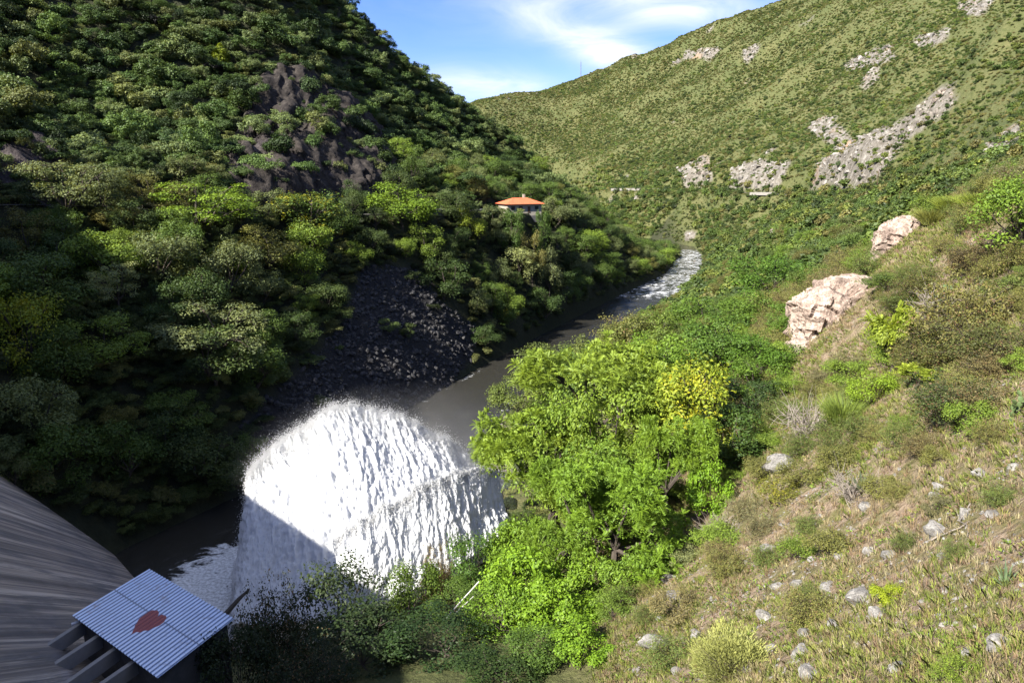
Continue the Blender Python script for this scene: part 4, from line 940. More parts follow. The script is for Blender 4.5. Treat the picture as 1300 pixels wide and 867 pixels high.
# right and far hills
x, y = scatter(250000, -60, 760, 130, 1150, 303); z = ground(x, y); rk = _bil(ROCKV, x, y)
d1 = fbm(x / 55, y / 55, octv=4, seed=81); d2 = fbm(x / 14, y / 14, octv=3, seed=82)
gl = _bil(GULLY, x, y); dens = np.clip(1.0 + .9 * gl + 1.3 * d1 + .6 * d2 - .0040 * (z - 40) + .25 * (x < 150) * (y > 560), .12, 1)
ok = ((x > RIVX(np.minimum(y, 500)) + 10) | (y > 560)) & frame(x, y, z, 280) & (rng.random(len(x)) < dens) & (rng.random(len(x)) > .68 * rk) & (river_dist(x, y) > 1) & (_bil(ROADD_R, x, y) > 4.5) & ((y > 170) | (x > 60))
x, y, z = x[ok], y[ok], z[ok]; v = visible(x, y, z, 3, 70); x, y, z = x[v], y[v], z[v]
low = sstep(75, 20, z); s = np.random.default_rng(8).uniform(.75, 1.0, len(x)) * (1 + 1.5 * np.random.default_rng(88).random(len(x)) ** 3) * (1 + 1.2 * low); k = thin(x, y, s * (.8 - .16 * low)); x, y, s = x[k], y[k], s[k]; print('hills', len(x))
TT = None
veg('far_hillside_shrubbery', x, y, s, [(.05, .082, .024), (.075, .115, .03), (.11, .14, .038), (.038, .06, .024), (.115, .115, .045)], [.3, .28, .2, .12, .1], 33, HB, (.7, 1.15))
# grass tussocks and low scrub between the bushes of the right hills
x, y = scatter(225000, -60, 760, 130, 1100, 307); z = ground(x, y)
ok = ((x > RIVX(np.minimum(y, 500)) + 8) | (y > 560)) & frame(x, y, z, 280) & (rng.random(len(x)) > .6 * _bil(ROCKV, x, y)) & (river_dist(x, y) > 1) & (_bil(ROADD_R, x, y) > 3.6) & ((y > 170) | (x > 60))
x, y, z = x[ok], y[ok], z[ok]; v = visible(x, y, z, 1.5, 70); x, y, z = x[v], y[v], z[v]; s = np.random.default_rng(18).uniform(.35, .8, len(x)) * (.6 + y / 800); print('tussocks', len(x))
veg('far_hillside_grass', x, y, s, [(.145, .14, .058), (.12, .135, .045), (.18, .16, .08), (.09, .11, .04), (.07, .10, .032)], [.22, .25, .12, .22, .19], 37, HB, (.5, .9))
# undergrowth of the banks
x, y = scatter(42000, -110, 200, 60, 610, 305); xe, ye = scatter(7000, -78, -36, 74, 122, 306); x, y = np.concatenate([x, xe]), np.concatenate([y, ye]); z = ground(x, y); rd = river_dist(x, y); left = x < RIVX(y)
ok = (rd > 1.0) & frame(x, y, z, 220) & (_bil(SCREEV, x, y) < .2 + .9 * (np.random.default_rng(4).random(len(x)) < .05)) & (_bil(ROCKV, x, y) < .3) & (_bil(BARV, x, y) < .3) & (_bil(ROADD_L, x, y) > 4) & (_bil(ROADD_R, x, y) > 4) & (z < 52)
ok &= (y < 440) | (np.abs(x - RIVX(np.minimum(y, 500))) < 32) | (y > 500)
ok &= left | ((y > 75) & ((x < 24 + (y - 75) * .35) | (y > 120)))
px, py, _ = project(x, y, z + 1.2); ok &= ~((py > 585) & (px < (py - 585) * 1.62 + 6)) & ~(left & (y < 80)) & (np.hypot(x - HOUSE[0], y - HOUSE[1]) > 7)
x, y, z = x[ok], y[ok], z[ok]; v = visible(x, y, z, 2); x, y = x[v], y[v]; s = np.random.default_rng(6).uniform(.7, 1.5, len(x)) * np.where((x < RIVX(np.minimum(y, 500))) & (y < 230), 1.65, 1.0); k = thin(x, y, s * .8); x, y, s = x[k], y[k], s[k]; print('undergrowth', len(x))
veg('bank_undergrowth', x, y, s, [(.052, .078, .026), (.08, .11, .036), (.115, .13, .05), (.034, .05, .022)], [.33, .28, .25, .14], 35, LB, (.6, 1.0))
# ------------------------------------------------------------------ rocks
def rock_material(name, a, b, c, tint=False, spec=.2, rough=.9, sc=1.0):
    t = NT(name); p = t.obj(); g = t.pos()
    n1, n2 = t.noise(t.map(g, (1, 1, .5), (.5, .3, 0)), .9 * sc, 7, .65, .5), t.noise(g, 5 * sc, 6, .65)
    col = t.ramp(n1, [(.3, a), (.5, b), (.7, c)]); col = t.mix(t.ramp(n2, [(.36, .7), (.52, 0)]), col, tuple(q * .4 for q in a))
    if tint: col = t.mix(1, col, t.attr('tint', 'Color', 'INSTANCER'), 'MULTIPLY')
    return t.done(t.bsdf(col, rough, spec, t.bump(t.math('ADD', n1, t.math('MULTIPLY', n2, .4)), .8, .25 / sc)))
M_STONE = rock_material('grey_stone', (.085, .08, .075), (.18, .172, .16), (.31, .30, .28), sc=3)
M_PINK = rock_material('pale_pink_rock', (.11, .082, .067), (.30, .23, .188), (.47, .39, .335), sc=.8)
M_BLACK = rock_material('black_rubble', (.011, .011, .012), (.030, .029, .030), (.075, .073, .073), spec=.3, rough=.65, sc=2)
M_CLIFF = rock_material('shade_toned_cliff_rock', (.010, .009, .008), (.030, .025, .022), (.070, .060, .052), sc=.7)  # dark rock, its colour lowered further to stand in for shade
M_PALE = rock_material('pale_hill_rock', (.085, .078, .066), (.20, .185, .165), (.37, .35, .32), tint=True, sc=.3)
def rocks_stuff(name, x, y, s, mesh_mat, seed, sink=.25, zs=(.7, 1.1), tint=None, tiltv=.5, label=None):
    rng = np.random.default_rng(seed); z = ground(x, y); n = len(x)
    S = np.stack([s * rng.uniform(.7, 1.3, n), s * rng.uniform(.7, 1.3, n), s * rng.uniform(*zs, n)], 1)
    T = np.ones((n, 3)) * rng.uniform(.6, 1.25, (n, 1)) if tint is None else tint
    return stuff(name, np.stack([x, y, z - sink * s * .3], 1), S, np.stack([rng.normal(size=n) * tiltv, rng.normal(size=n) * tiltv, rng.uniform(0, 6.28, n)], 1), T, mesh_mat, rng.integers(0, len(mesh_mat), n))
def rock_thing(px, py, w, Y, mat, label, seed, hk=.6, sub=3, sink=.3, name='rock', rough=.3, cuts=7):
    p = at(px, py, Y); zg = float(ground(p[0], p[1])); Fd = Y * CP + (50 - zg) * SP; r = w * Fd / F0 / 2
    o = mesh_obj(name, rock_mesh(seed, sub, mat, hk, rough, cuts), loc=(p[0], p[1], zg + r * hk * (1 - sink) - r * hk * .62)); o.scale = (r, r, r); o.rotation_euler = (random.uniform(-.2, .2), random.uniform(-.2, .2), random.uniform(0, 6.28))
    return tag(o, label, 'rock')
def ground_hit(px, py, y0=8, y1=140):
    """distance at which the sight line meets the slope"""
    ys = np.linspace(y0, y1, 900); d = ray(px, py); t_ = ys / d[1]; h = ground(d[0] * t_, ys) - (50 + d[2] * t_); i = int(np.argmax(h > 0)); return float(ys[i]) if h[i] > 0 else y1
STONES = [(835,818,42,'flat-topped pale grey stone with swirled veins near the bottom of the slope'),(1095,760,40,'broad grey stone half buried beside a lime-yellow plant'),(995,592,44,'pale grey boulder at the upper edge of the dry grass'),
 (975,697,18,'small round grey stone in the middle of the dry slope'),(1105,700,20,'upright grey stone in the middle of the slope'),(1132,706,24,'flat grey stone right of the upright one'),(1067,706,16,'dull stone sunk in dry grass left of the upright one'),
 (862,760,26,'whitish stone at the left edge of the dry grass'),(850,735,22,'narrow pale stone by the left edge of the dry grass'),(973,785,26,'pale broken stone left of the half-buried broad stone'),(1030,857,34,'rounded grey stone right of the pale sage bush'),
 (1190,675,34,'slab of brown-grey stone in the upper right of the slope'),(1225,655,26,'brown slab beside a bare patch at right'),(985,745,18,'small light stone above the pale broken stone'),(1012,742,22,'cream stone in the centre of the dry slope'),
 (1050,748,26,'cream flat stone left of the broad half-buried stone'),(1115,782,30,'grey stone just below the broad half-buried stone'),(1022,805,22,'grey stone pointing up in the lower slope'),(1018,830,28,'bluish stone close to the rounded one at the bottom'),
 (885,805,20,'stone at the left side of the pale sage bush'),(1270,822,40,'wide pale stone in the lower right corner'),(1228,832,18,'small pale stone left of the wide corner stone'),(1245,605,26,'pale rubble stone at the right edge of the slope'),
 (1262,655,20,'small brown stone at the right edge'),(1060,795,20,'stone between low plants in the lower slope'),(918,812,16,'stone hidden at the foot of the pale sage bush'),(1140,850,24,'stone at the bottom edge right of centre'),(1200,750,18,'small stone in the right part of the slope')]
for i, (px, py, w, lab) in enumerate(STONES):
    Y = ground_hit(px, py); rock_thing(px, py, w * 1.25, Y, M_STONE, lab, 400 + i, hk=.55, sink=.42, cuts=11, sub=3 if w > 24 else 2, name='stone')
_r = np.random.default_rng(77); _it = []
for i in range(60):
    px, py, w = _r.uniform(800, 1295), _r.uniform(585, 862), 9 + 17 * _r.random() ** 2
    if px < 1000 - (py - 560) * .75 or min(math.hypot(px - q[0], py - q[1]) for q in STONES) < 30: continue
    o = rock_thing(px, py, w, ground_hit(px, py), M_STONE, None, 470 + i, hk=_r.uniform(.35, .8), sub=2, name='stone', sink=.45); o['category'] = 'rock'; o['group'] = 'stones scattered over the dry slope'; _it.append((o, px, py, 'small' if w < 16 else 'middling'))
name_all(_it, 'grey stone, dry slope,')
OUT = [(1055,400,85,84,'large pale pink outcrop with a flat left face on the near ridge',.95),(1095,385,70,86,'pale outcrop adjoining the large pink one on its right',.9),(1030,432,50,80,'lower pink rock at the foot of the large outcrop',.8),(1085,425,55,80,'pink ledge under the right half of the large outcrop',.7),
       (1140,310,48,92,'whitish crag high on the near ridge',.9),(1165,300,45,92,'second whitish crag on the near ridge, touching the high one',.8),(1110,345,30,90,'small pale crag between the outcrop and the whitish ones',.8),(1025,470,30,76,'small pink stone sticking out below the large outcrop',.7),(1062,345,26,110,'pinkish rock behind the ridge above the layered trees',.7)]
def outcrop(px, py, Y, size, rz, lab, seed, mat=None, k=1.0, tilt=-12):
    """one continuous ledge of fractured rock, its strata dipping along the slope"""
    bm = bmesh.new(); bmesh.ops.create_icosphere(bm, subdivisions=6, radius=1); me = bpy.data.meshes.new('rock_outcrop'); bm.to_mesh(me); bm.free()
    V = np.empty(len(me.vertices) * 3); me.vertices.foreach_get('co', V); V = V.reshape(-1, 3); n = V.copy(); V = np.sign(V) * np.abs(V) ** .62; V /= np.abs(V).max()
    W = V * np.array(size) / k; a = W @ np.array([.75, .2, .62]); b = W @ np.array([-.4, .8, .3]); c = W @ np.array([-.5, -.5, .7])
    st = np.floor(a / 1.1 + .7 * fbm(b / 2.5, c / 2.5, octv=3, seed=seed)); j = _hash(st.astype(np.int64), np.floor(b / 1.9 + st * .37).astype(np.int64), np.floor(c / 1.5 + st * .61).astype(np.int64), seed)
    d = (j - .5) * .75 + fbm(a / 1.6, b / 4, c / 4, 5, seed + 1, ridged=True) * .75 + fbm(W[:, 0] / .5, W[:, 1] / .5, W[:, 2] / .5, 3, seed + 2) * .16
    W = (W + n * d[:, None]) * k; me.vertices.foreach_set('co', W.astype(np.float32).ravel()); me.materials.append(mat or M_PINK); me.update()
    p = at(px, py, Y); o = mesh_obj('rock_outcrop', me, loc=tuple(p)); o.rotation_euler = (0, R(tilt), rz); return tag(o, lab, 'rock')
outcrop(1066, 412, 82, (5.4, 3.4, 4.8), .35, 'large pale pink outcrop with fractured ledges on the near ridge', 460)
outcrop(1100, 402, 86, (3.4, 2.6, 3.2), .2, 'pale outcrop adjoining the large pink one on its right', 461)
outcrop(1152, 312, 90, (3.9, 2.4, 3.0), .4, 'whitish crag high on the near ridge', 462)
outcrop(1028, 455, 79, (2.2, 1.6, 2.0), .1, 'lower pink rock at the foot of the large outcrop', 463)
def cliff_face():
    """the steep fractured rock of the left hillside: columns and ledges standing out of the slope"""
    xs, ys = np.arange(-135, -20, .5), np.arange(172, 312, .5); X, Yg = np.meshgrid(xs, ys); m = _bil(ROCKV, X.ravel(), Yg.ravel()).reshape(X.shape); z = ground(X.ravel(), Yg.ravel()).reshape(X.shape)
    sm = z
    for _ in range(10): sm = blur(sm)
    gy, gx = np.gradient(sm, .5, .5); N = unit(np.stack([-gx, -gy, np.ones_like(z)], -1)); a = X + .35 * Yg + 1.5 * fbm(X / 9, Yg / 9, octv=2, seed=46); b = Yg * .8 - X * .3
    ca = np.floor(a / 2.3 + .8 * fbm(X / 6, Yg / 6, octv=2, seed=47)); cb_ = np.floor(b / 6.5 + _hash(ca.astype(np.int64), 0 * ca.astype(np.int64), 0 * ca.astype(np.int64), 5) * 3)
    j = _hash(ca.astype(np.int64), cb_.astype(np.int64), 0 * ca.astype(np.int64), 48)
    d = .4 + 1.9 * (j - .35) + 1.5 * fbm(a / 3.2, b / 14, octv=4, seed=49, ridged=True) + .5 * fbm(a / .9, b / 2.5, octv=3, seed=50, ridged=True)
    hN = unit(N * np.array([1, 1, .35])); P = np.stack([X, Yg, sm], -1) + hN * (d * np.clip(m * 1.6 - .3, 0, 1) - 1.4 * (1 - np.clip(m * 2, 0, 1)))[..., None]
    nx_ = len(xs); i = (np.arange(len(ys) - 1)[:, None] * nx_ + np.arange(nx_ - 1)[None]).ravel(); F = np.stack([i, i + 1, i + nx_ + 1, i + nx_], 1); F = F[(m.ravel()[F] > .12).all(1)]
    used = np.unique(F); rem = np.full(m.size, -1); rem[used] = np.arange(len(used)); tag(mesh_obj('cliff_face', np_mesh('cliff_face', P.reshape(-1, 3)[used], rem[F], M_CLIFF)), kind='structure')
cliff_face()
def rproto(name, seed, mat, px, py, Y, s, label): p = at(px, py, Y); o = mesh_obj(name, rock_mesh(seed, 2, mat), loc=(p[0], p[1], float(ground(p[0], p[1])))); o.scale = (s, s, s); return tag(o, label, 'rock')
BR_ = [rproto('rubble_block', 500 + i, M_BLACK, 500 + 22 * i, 440 + 14 * i, 158 - 3 * i, .75, l) for i, l in enumerate(('big black block in the middle of the rubble slope', 'black angular block low in the rubble slope', 'black block right of the others in the rubble slope'))]
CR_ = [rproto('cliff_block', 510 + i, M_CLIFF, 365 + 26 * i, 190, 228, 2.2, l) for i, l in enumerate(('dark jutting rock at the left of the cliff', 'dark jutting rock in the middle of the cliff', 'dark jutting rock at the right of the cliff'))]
PR_ = [rproto('pale_rock', 520 + i, M_PALE, 940 + 22 * i, 226, 520, 2.0, l) for i, l in enumerate(('white rock left of the road bridge scar', 'white rock right above the road bridge', 'white rock at the right end of the bridge scar'))]
def pick_where(A, n, x0, x1, y0, y1, seed, thr=.4):
    x, y = scatter(n, x0, x1, y0, y1, seed); k = _bil(A, x, y) > thr; return x[k], y[k]
x, y = pick_where(SCREEV, 26000, -75, 20, 95, 205, 601, .35); rng = np.random.default_rng(3); s = .2 + .75 * rng.random(len(x)) ** 3
m = river_dist(x, y) > -.5; x, y, s = x[m][:11000], y[m][:11000], s[m][:11000]; rocks_stuff('black_rubble_slope', x, y, s, BR_, 61)
x, y = pick_where(BARV, 9000, -25, 25, 80, 155, 602, .3); s = .12 + .3 * rng.random(len(x)) ** 2
M_BARR = rock_material('river_bar_stone', (.08, .07, .065), (.17, .145, .13), (.3, .27, .25), sc=2)
bp = at(600, 560, 122); bo = mesh_obj('river_boulder', rock_mesh(531, 2, M_BARR), loc=(bp[0], bp[1], float(ground(bp[0], bp[1])) + .1)); bo.scale = (.6, .6, .6); tag(bo, 'brownish boulder on the gravel bar behind the spray', 'rock')
if len(x): rocks_stuff('gravel_bar_stones', x, y, s, [bo], 62)
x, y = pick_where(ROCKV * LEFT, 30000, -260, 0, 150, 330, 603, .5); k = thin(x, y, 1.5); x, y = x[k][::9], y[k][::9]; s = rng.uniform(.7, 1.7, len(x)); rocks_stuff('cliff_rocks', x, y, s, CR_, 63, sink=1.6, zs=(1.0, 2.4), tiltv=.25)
x, y = pick_where(ROCKV * (1 - LEFT), 120000, 40, 520, 170, 1050, 604, .5); z = ground(x, y); m = frame(x, y, z, 30); x, y, z = x[m], y[m], z[m]; m = visible(x, y, z, 2, 60); x, y = x[m], y[m]
m = rng.random(len(x)) < .45; x, y = x[m], y[m]; s = rng.uniform(.45, 1.0, len(x)) ** 2 * 2.3 * (.6 + y / 900); k = thin(x, y, s * .75); x, y, s = x[k], y[k], s[k]; print('hill rocks', len(x))
warm = fbm(x / 45, y / 45, octv=2, seed=88)[:, None]; T = rng.uniform(.65, 1.25, (len(x), 1)) * (np.array([[1, 1, 1]]) * (1 - np.clip(warm - .3, 0, .6)) + np.clip(warm - .3, 0, .6) * np.array([[1.05, .72, .5]]))
rocks_stuff('pale_hillside_rocks', x, y, s, PR_, 64, sink=.8, zs=(.6, 1.2), tint=T)
# loose chips on the near slope
def chips(n, seed):
    x, y = scatter(n * 3, 3, 60, 10, 75, seed); z = ground(x, y); m = frame(x, y, z, 250) & (_bil(NEAR, x, y) > .4) & (fbm(x / 4, y / 4, octv=3, seed=91) > -.05); x, y = x[m][:n], y[m][:n]; z = ground(x, y); rng = np.random.default_rng(seed); k = len(x)
    tet = np.array([(1, 0, -.4), (-.5, .87, -.3), (-.5, -.8, -.35), (.1, .1, .55), (.5, .6, .3)]); f = np.array([(0, 4, 3), (4, 1, 3), (1, 2, 3), (2, 0, 3), (0, 1, 4)])
    a = rng.uniform(0, 6.28, k); c, s_ = np.cos(a), np.sin(a); sz = (.035 + .11 * rng.random(k) ** 3)[:, None]
    q = tet[None] * rng.uniform(.6, 1.3, (k, 5, 1)); V = np.stack([q[..., 0] * c[:, None] - q[..., 1] * s_[:, None], q[..., 0] * s_[:, None] + q[..., 1] * c[:, None], q[..., 2]], -1) * sz[..., None] + np.stack([x, y, z + .01], 1)[:, None]
    return np_mesh('loose_chips', V.reshape(-1, 3), (np.arange(k)[:, None, None] * 5 + f[None]).reshape(-1, 3), M_STONE)
tag(mesh_obj('gravel_chips', chips(12000, 605)), kind='stuff')
# ------------------------------------------------------------------ grass
def grass_mat(name):
    t = NT(name); c = t.attr('col', 'Color'); a = t.bsdf(c, .7, .15); tr = t.n('ShaderNodeBsdfTranslucent'); t.l(c, tr.inputs[0])
    m = t.n('ShaderNodeMixShader'); m.inputs[0].default_value = .3; t.l(a, m.inputs[1]); t.l(tr.outputs[0], m.inputs[2]); return t.done(m.outputs[0])
M_GRASS = grass_mat('slope_grass')
def grass(name, n, blades, seed, hh, cols, keep, wide=.0052, splay=.55, spread=.12, reach=95):
    rng = np.random.default_rng(seed)
    # denser towards the viewer, where it shows
    y = 9 + (reach - 9) * rng.random(n * 6) ** 1.5; x = rng.uniform(2, 95, n * 6) ; z = ground(x, y); m = frame(x, y, z, 280) & (_bil(NEAR, x, y) > .25) & (_bil(ROCKV, x, y) < .3) & keep(x, y); x, y = x[m][:n], y[m][:n]; z = ground(x, y); k = len(x)
    ts = rng.uniform(.6, 1.3, k) * (1 + y / 90); cc = np.array(cols)[rng.integers(0, len(cols), k)] * rng.uniform(.7, 1.3, (k, 1))
    i = np.repeat(np.arange(k), blades); N_ = len(i); a = rng.uniform(0, 6.28, N_); q = spread * np.sqrt(rng.random(N_)) * ts[i]
    B = np.stack([x[i] + np.cos(a) * q, y[i] + np.sin(a) * q, z[i] - .03], 1); o = np.stack([np.cos(a), np.sin(a), 0 * a], 1); ln = rng.uniform(.1, splay, N_)[:, None]
    D = unit(o * ln + np.array([0, 0, 1.0]) + rng.normal(size=(N_, 3)) * .12); L = (hh * ts[i] * rng.uniform(.45, 1.1, N_))[:, None]; s = unit(np.cross(D, rng.normal(size=(N_, 3)))) * wide * (1 + y[i] / 45)[:, None]
    E = B + D * L + o * L * ln * .5 - np.array([0, 0, .25]) * L * ln
    M2 = B + D * L * .55
    V = np.stack([B - s, B + s, M2 + s, E, M2 - s], 1).reshape(-1, 3); F = (np.arange(N_)[:, None] * 5 + np.arange(5)[None]); col = np.repeat(cc[i] * rng.uniform(.8, 1.2, (N_, 1)), 5, 0)
    tag(mesh_obj(name, np_mesh(name, V, F, M_GRASS, dict(col=col))), kind='stuff'); print(name, k)
g1 = lambda x, y: fbm(x / 3.2, y / 3.2, octv=3, seed=92)
grass('dry_grass', 16500, 16, 701, .27, [(.24, .18, .095), (.29, .235, .13), (.22, .15, .095), (.20, .19, .08), (.33, .29, .17)], lambda x, y: g1(x, y) > -.28)
grass('green_grass', 21000, 15, 702, .22, [(.15, .195, .035), (.18, .22, .04), (.13, .155, .04), (.22, .225, .06)], lambda x, y: fbm(x / 4.5, y / 4.5, octv=3, seed=93) > -.12, wide=.0065, splay=.8)
grass('ground_cover', 15000, 10, 703, .10, [(.13, .19, .03), (.09, .13, .025), (.16, .17, .045), (.15, .11, .05)], lambda x, y: fbm(x / 2.4, y / 2.4, octv=3, seed=94) > .0, wide=.016, splay=1.6, spread=.2)
# fallen branches on the slope
def branch(px0, py0, px1, py1, lab, seed, rad=.035):
    rng = np.random.default_rng(seed); a, b = [at(px, py, ground_hit(px, py)) for px, py in ((px0, py0), (px1, py1))]; m = MB(); pts = []
    for i in range(6): q = a * (1 - i / 5) + b * i / 5 + rng.normal(size=3) * .07; q[2] = float(ground(q[0], q[1])) + .10 + .12 * rng.random(); pts.append(q)
    c = pts[0].copy(); m.tube([tuple(q - c) for q in pts], [rad, rad * .9, rad * .8, rad * .65, rad * .5, rad * .3], 6)
    for j in (2, 3, 4):
        e = pts[j] - c; d = rng.normal(size=3) * .4; d[2] = abs(d[2]) * .6; m.tube([tuple(e), tuple(e + d * .6), tuple(e + d)], [rad * .5, rad * .35, rad * .15], 5)
    tag(m.build('fallen_branch', M_TWIG, loc=tuple(c)), lab, 'branch')
branch(1072, 632, 1108, 605, 'pale curved dead branch below the grey tangle', 1); branch(1180, 690, 1225, 672, 'twisted pale branch in front of the brown slab', 2); branch(1222, 650, 1228, 690, 'dark upright stick beside the twisted pale branch', 3, .028); branch(1130, 668, 1165, 690, 'thin straw-coloured stick in the middle of the slope', 4, .02)
# ------------------------------------------------------------------ the jet of water from the valves
MIST = .02
t = NT('white_spray'); c = (.55, .562, .575); a = t.bsdf(c, .9, .1, Subsurface_Weight=.35, Subsurface_Radius=(1, 1, 1.1), Subsurface_Scale=1.3); tr = t.n('ShaderNodeBsdfTranslucent'); tr.inputs[0].default_value = (*c, 1)
m_ = t.n('ShaderNodeMixShader'); m_.inputs[0].default_value = .22; t.l(a, m_.inputs[1]); t.l(tr.outputs[0], m_.inputs[2]); M_SPRAY = t.done(m_.outputs[0])
def cr(P, n):
    """Catmull-Rom along the first axis"""
    P = np.asarray(P, float); k = len(P); Q = np.concatenate([[2 * P[0] - P[1]], P, [2 * P[-1] - P[-2]]]); u = np.linspace(0, k - 1 - 1e-9, n); i = u.astype(int); f = (u - i).reshape((-1,) + (1,) * (P.ndim - 1))
    a, b, c, d = Q[i], Q[i + 1], Q[i + 2], Q[i + 3]; return .5 * (2 * b + (c - a) * f + (2 * a - 5 * b + 4 * c - d) * f ** 2 + (3 * b - a - 3 * c + d) * f ** 3)
def net(rows, nu, nv): A = cr(np.array(rows), nv); return np.swapaxes(cr(np.swapaxes(A, 0, 1), nu), 0, 1)      # (nv, nu, 3)
def rowpx(r): return [at(*p) for p in r]
def sheet(name, rows, nu, nv, seed, amp, root, rim_row, nrows, spike):
    S = net(rows, nu, nv); du = np.gradient(S, axis=1); dv = np.gradient(S, axis=0); N_ = unit(np.cross(du, dv)); N_ *= np.sign(N_ @ np.array([0, -.4, 1]))[..., None] ; fl = unit(dv)
    a = np.cumsum(np.linalg.norm(du, axis=2), 1); b = np.cumsum(np.linalg.norm(dv, axis=2), 0); w = fbm(a / 6, b / 9, octv=2, seed=seed) * 1.2
    vv = np.linspace(0, 1, nv)[:, None] * np.ones((1, nu)); rim = np.exp(-((vv * (nrows - 1) - rim_row) / .55) ** 2)
    A2 = a - .25 * b                                  # streaks lean across the sheet
    h = fbm((A2 + w) / 2.6, b / 6, octv=2, seed=seed + 1) * .55 + fbm((A2 + .4 * w) / .55, b / 3.4, octv=3, seed=seed + 2) * .36 + fbm(A2 / .34, b / .7, octv=3, seed=seed + 3) * .36
    sp = np.maximum(0, 1 - np.abs(fbm((A2 + w) / .9, b / 9 + 5, octv=3, seed=seed + 4)) * 3.0) 
    P = S + N_ * (h * amp)[..., None] + (fl * .75 + np.array([-.25, 0, .65])) * (sp * rim * spike)[..., None]
    i = (np.arange(nv - 1)[:, None] * nu + np.arange(nu - 1)[None]).ravel(); F = np.stack([i, i + 1, i + nu + 1, i + nu], 1)
    mesh_obj(name, np_mesh(name, P.reshape(-1, 3) - np.array(root.location), F, M_SPRAY, smooth=True), root); return P, N_, fl, rim
J0 = at(330, 775, 61)
jet = empty('water_jet', tuple(J0), 0, 'huge white fan of water blasting from the foot of the dam into the river', 'water jet')
fall = lambda r, dy, dz: [np.array([p[0] + (p[0] + 22) * .05, p[1] + dy, max(p[2] - dz, -.6)]) for p in r]
A3 = rowpx([(322,612,84),(345,580,88),(385,552,91),(430,524,93),(495,534,95),(555,558,96),(596,590,97),(612,626,95)])
A0 = rowpx([(296,792,62),(330,792,62),(370,790,62),(440,782,62),(510,765,64),(570,740,68),(610,715,72),(640,700,76)])
A1 = rowpx([(301,730,69),(328,726,69),(365,716,70),(435,706,70),(505,690,72),(565,668,76),(605,655,79),(640,645,83)])
A2_ = rowpx([(310,662,77),(335,642,78),(370,626,79),(435,612,80),(502,608,83),(562,612,86),(604,628,89),(630,646,91)])
veil = lambda r: [np.array([r[0][0] - 1.6, r[0][1] + .4, -.4])] + [np.array([r[0][0] - 1.0, r[0][1] + .2, r[0][2] * .5])] + r
ROWS_A = [veil(A0), veil(A1), veil(A2_), veil(A3), veil(fall(A3, 5, 3.5)), veil(fall(A3, 11, 10)), veil(fall(A3, 16, 20))]
PA, NA, FA, RA = sheet('far_spray_sheet', ROWS_A, 520, 560, 11, .85, jet, 3.0, 7, 1.1)
B2 = rowpx([(425,694,64),(462,668,66),(500,645,69),(535,624,72),(572,610,76),(605,602,80),(634,604,84)])
B1 = rowpx([(428,722,62),(468,706,63),(508,686,66),(548,666,69),(584,652,73),(615,642,77),(642,640,81)])
B0 = rowpx([(430,775,60),(475,768,61),(515,752,62),(560,730,65),(600,705,69),(628,688,73),(650,670,78)])
ROWS_B = [B0, B1, B2, fall(B2, 2.5, 1.0), fall(B2, 5, 4)]
PB, NB, FB, RB = sheet('near_spray_sheet', ROWS_B, 380, 330, 23, .7, jet, 2.0, 5, .7)
def droplets(P, Fl, W, n, seed, size=(.02, .075), out=.9):
    rng = np.random.default_rng(seed); p = W.ravel() / W.sum(); k = rng.choice(W.size, n, p=p); B = P.reshape(-1, 3)[k]; f = Fl.reshape(-1, 3)[k]
    e = rng.exponential(out * .45, (n, 1)); B = B + (f * .8 + np.array([-.2, 0, .75])) * e + rng.normal(size=(n, 3)) * (.12 + .22 * e); s = rng.uniform(*size, (n, 1)) * np.exp(-e * .35)
    tet = np.array([(1, 1, 1), (1, -1, -1), (-1, 1, -1), (-1, -1, 1)]) * .6; q = tet[None] * rng.uniform(.6, 1.5, (n, 4, 1)); st = f[:, None, :] * (q @ np.ones(3))[..., None] * .3
    return ((q + st) * s[:, None] + B[:, None]).reshape(-1, 3), n
tf = np.array([(0, 1, 2), (0, 3, 1), (0, 2, 3), (1, 3, 2)])
left_edge = np.zeros(PA.shape[:2]); left_edge[:, :75] = 1; left_edge[400:] = 0
V1, n1 = droplets(PA, FA, RA ** 2 * (1 - .6 * left_edge) + .22 * left_edge + .012, 110000, 5); V2, n2 = droplets(PB, FB, RB ** 2 + .02, 12000, 6, out=.35)
V = np.concatenate([V1, V2]); dm = np_mesh('spray_droplets', V - np.array(jet.location), (np.arange(n1 + n2)[:, None, None] * 4 + tf[None]).reshape(-1, 3), M_SPRAY); tag(mesh_obj('spray_droplets', dm, jet), kind='stuff')
# fine mist drifting off the jet
bm = bmesh.new(); bmesh.ops.create_icosphere(bm, subdivisions=4, radius=1); me = bpy.data.meshes.new('spray_mist'); bm.to_mesh(me); bm.free()
t = NT('spray_mist'); p = t.obj(); ln = t.n('ShaderNodeVectorMath', operation='LENGTH'); t.l(p, ln.inputs[0]); fall_ = t.ramp(ln.outputs['Value'], [(.35, 1), (.98, 0)])
dn = t.math('MULTIPLY', t.math('MULTIPLY', fall_, t.ramp(t.noise(p, 2.2, 4, .6), [(.38, .1), (.7, 1)])), MIST); vp = t.n('ShaderNodeVolumePrincipled'); vp.inputs['Color'].default_value = (.95, .96, .98, 1); t.l(dn, vp.inputs['Density']); vp.inputs['Anisotropy'].default_value = .2
t.l(vp.outputs[0], t.out.inputs['Volume']); me.materials.append(t.m); mist = mesh_obj('spray_mist', me, loc=(-15, 94, 10.5)); mist.scale = (24, 19, 12); mist.rotation_euler = (0, 0, R(18)); tag(mist, kind='stuff')
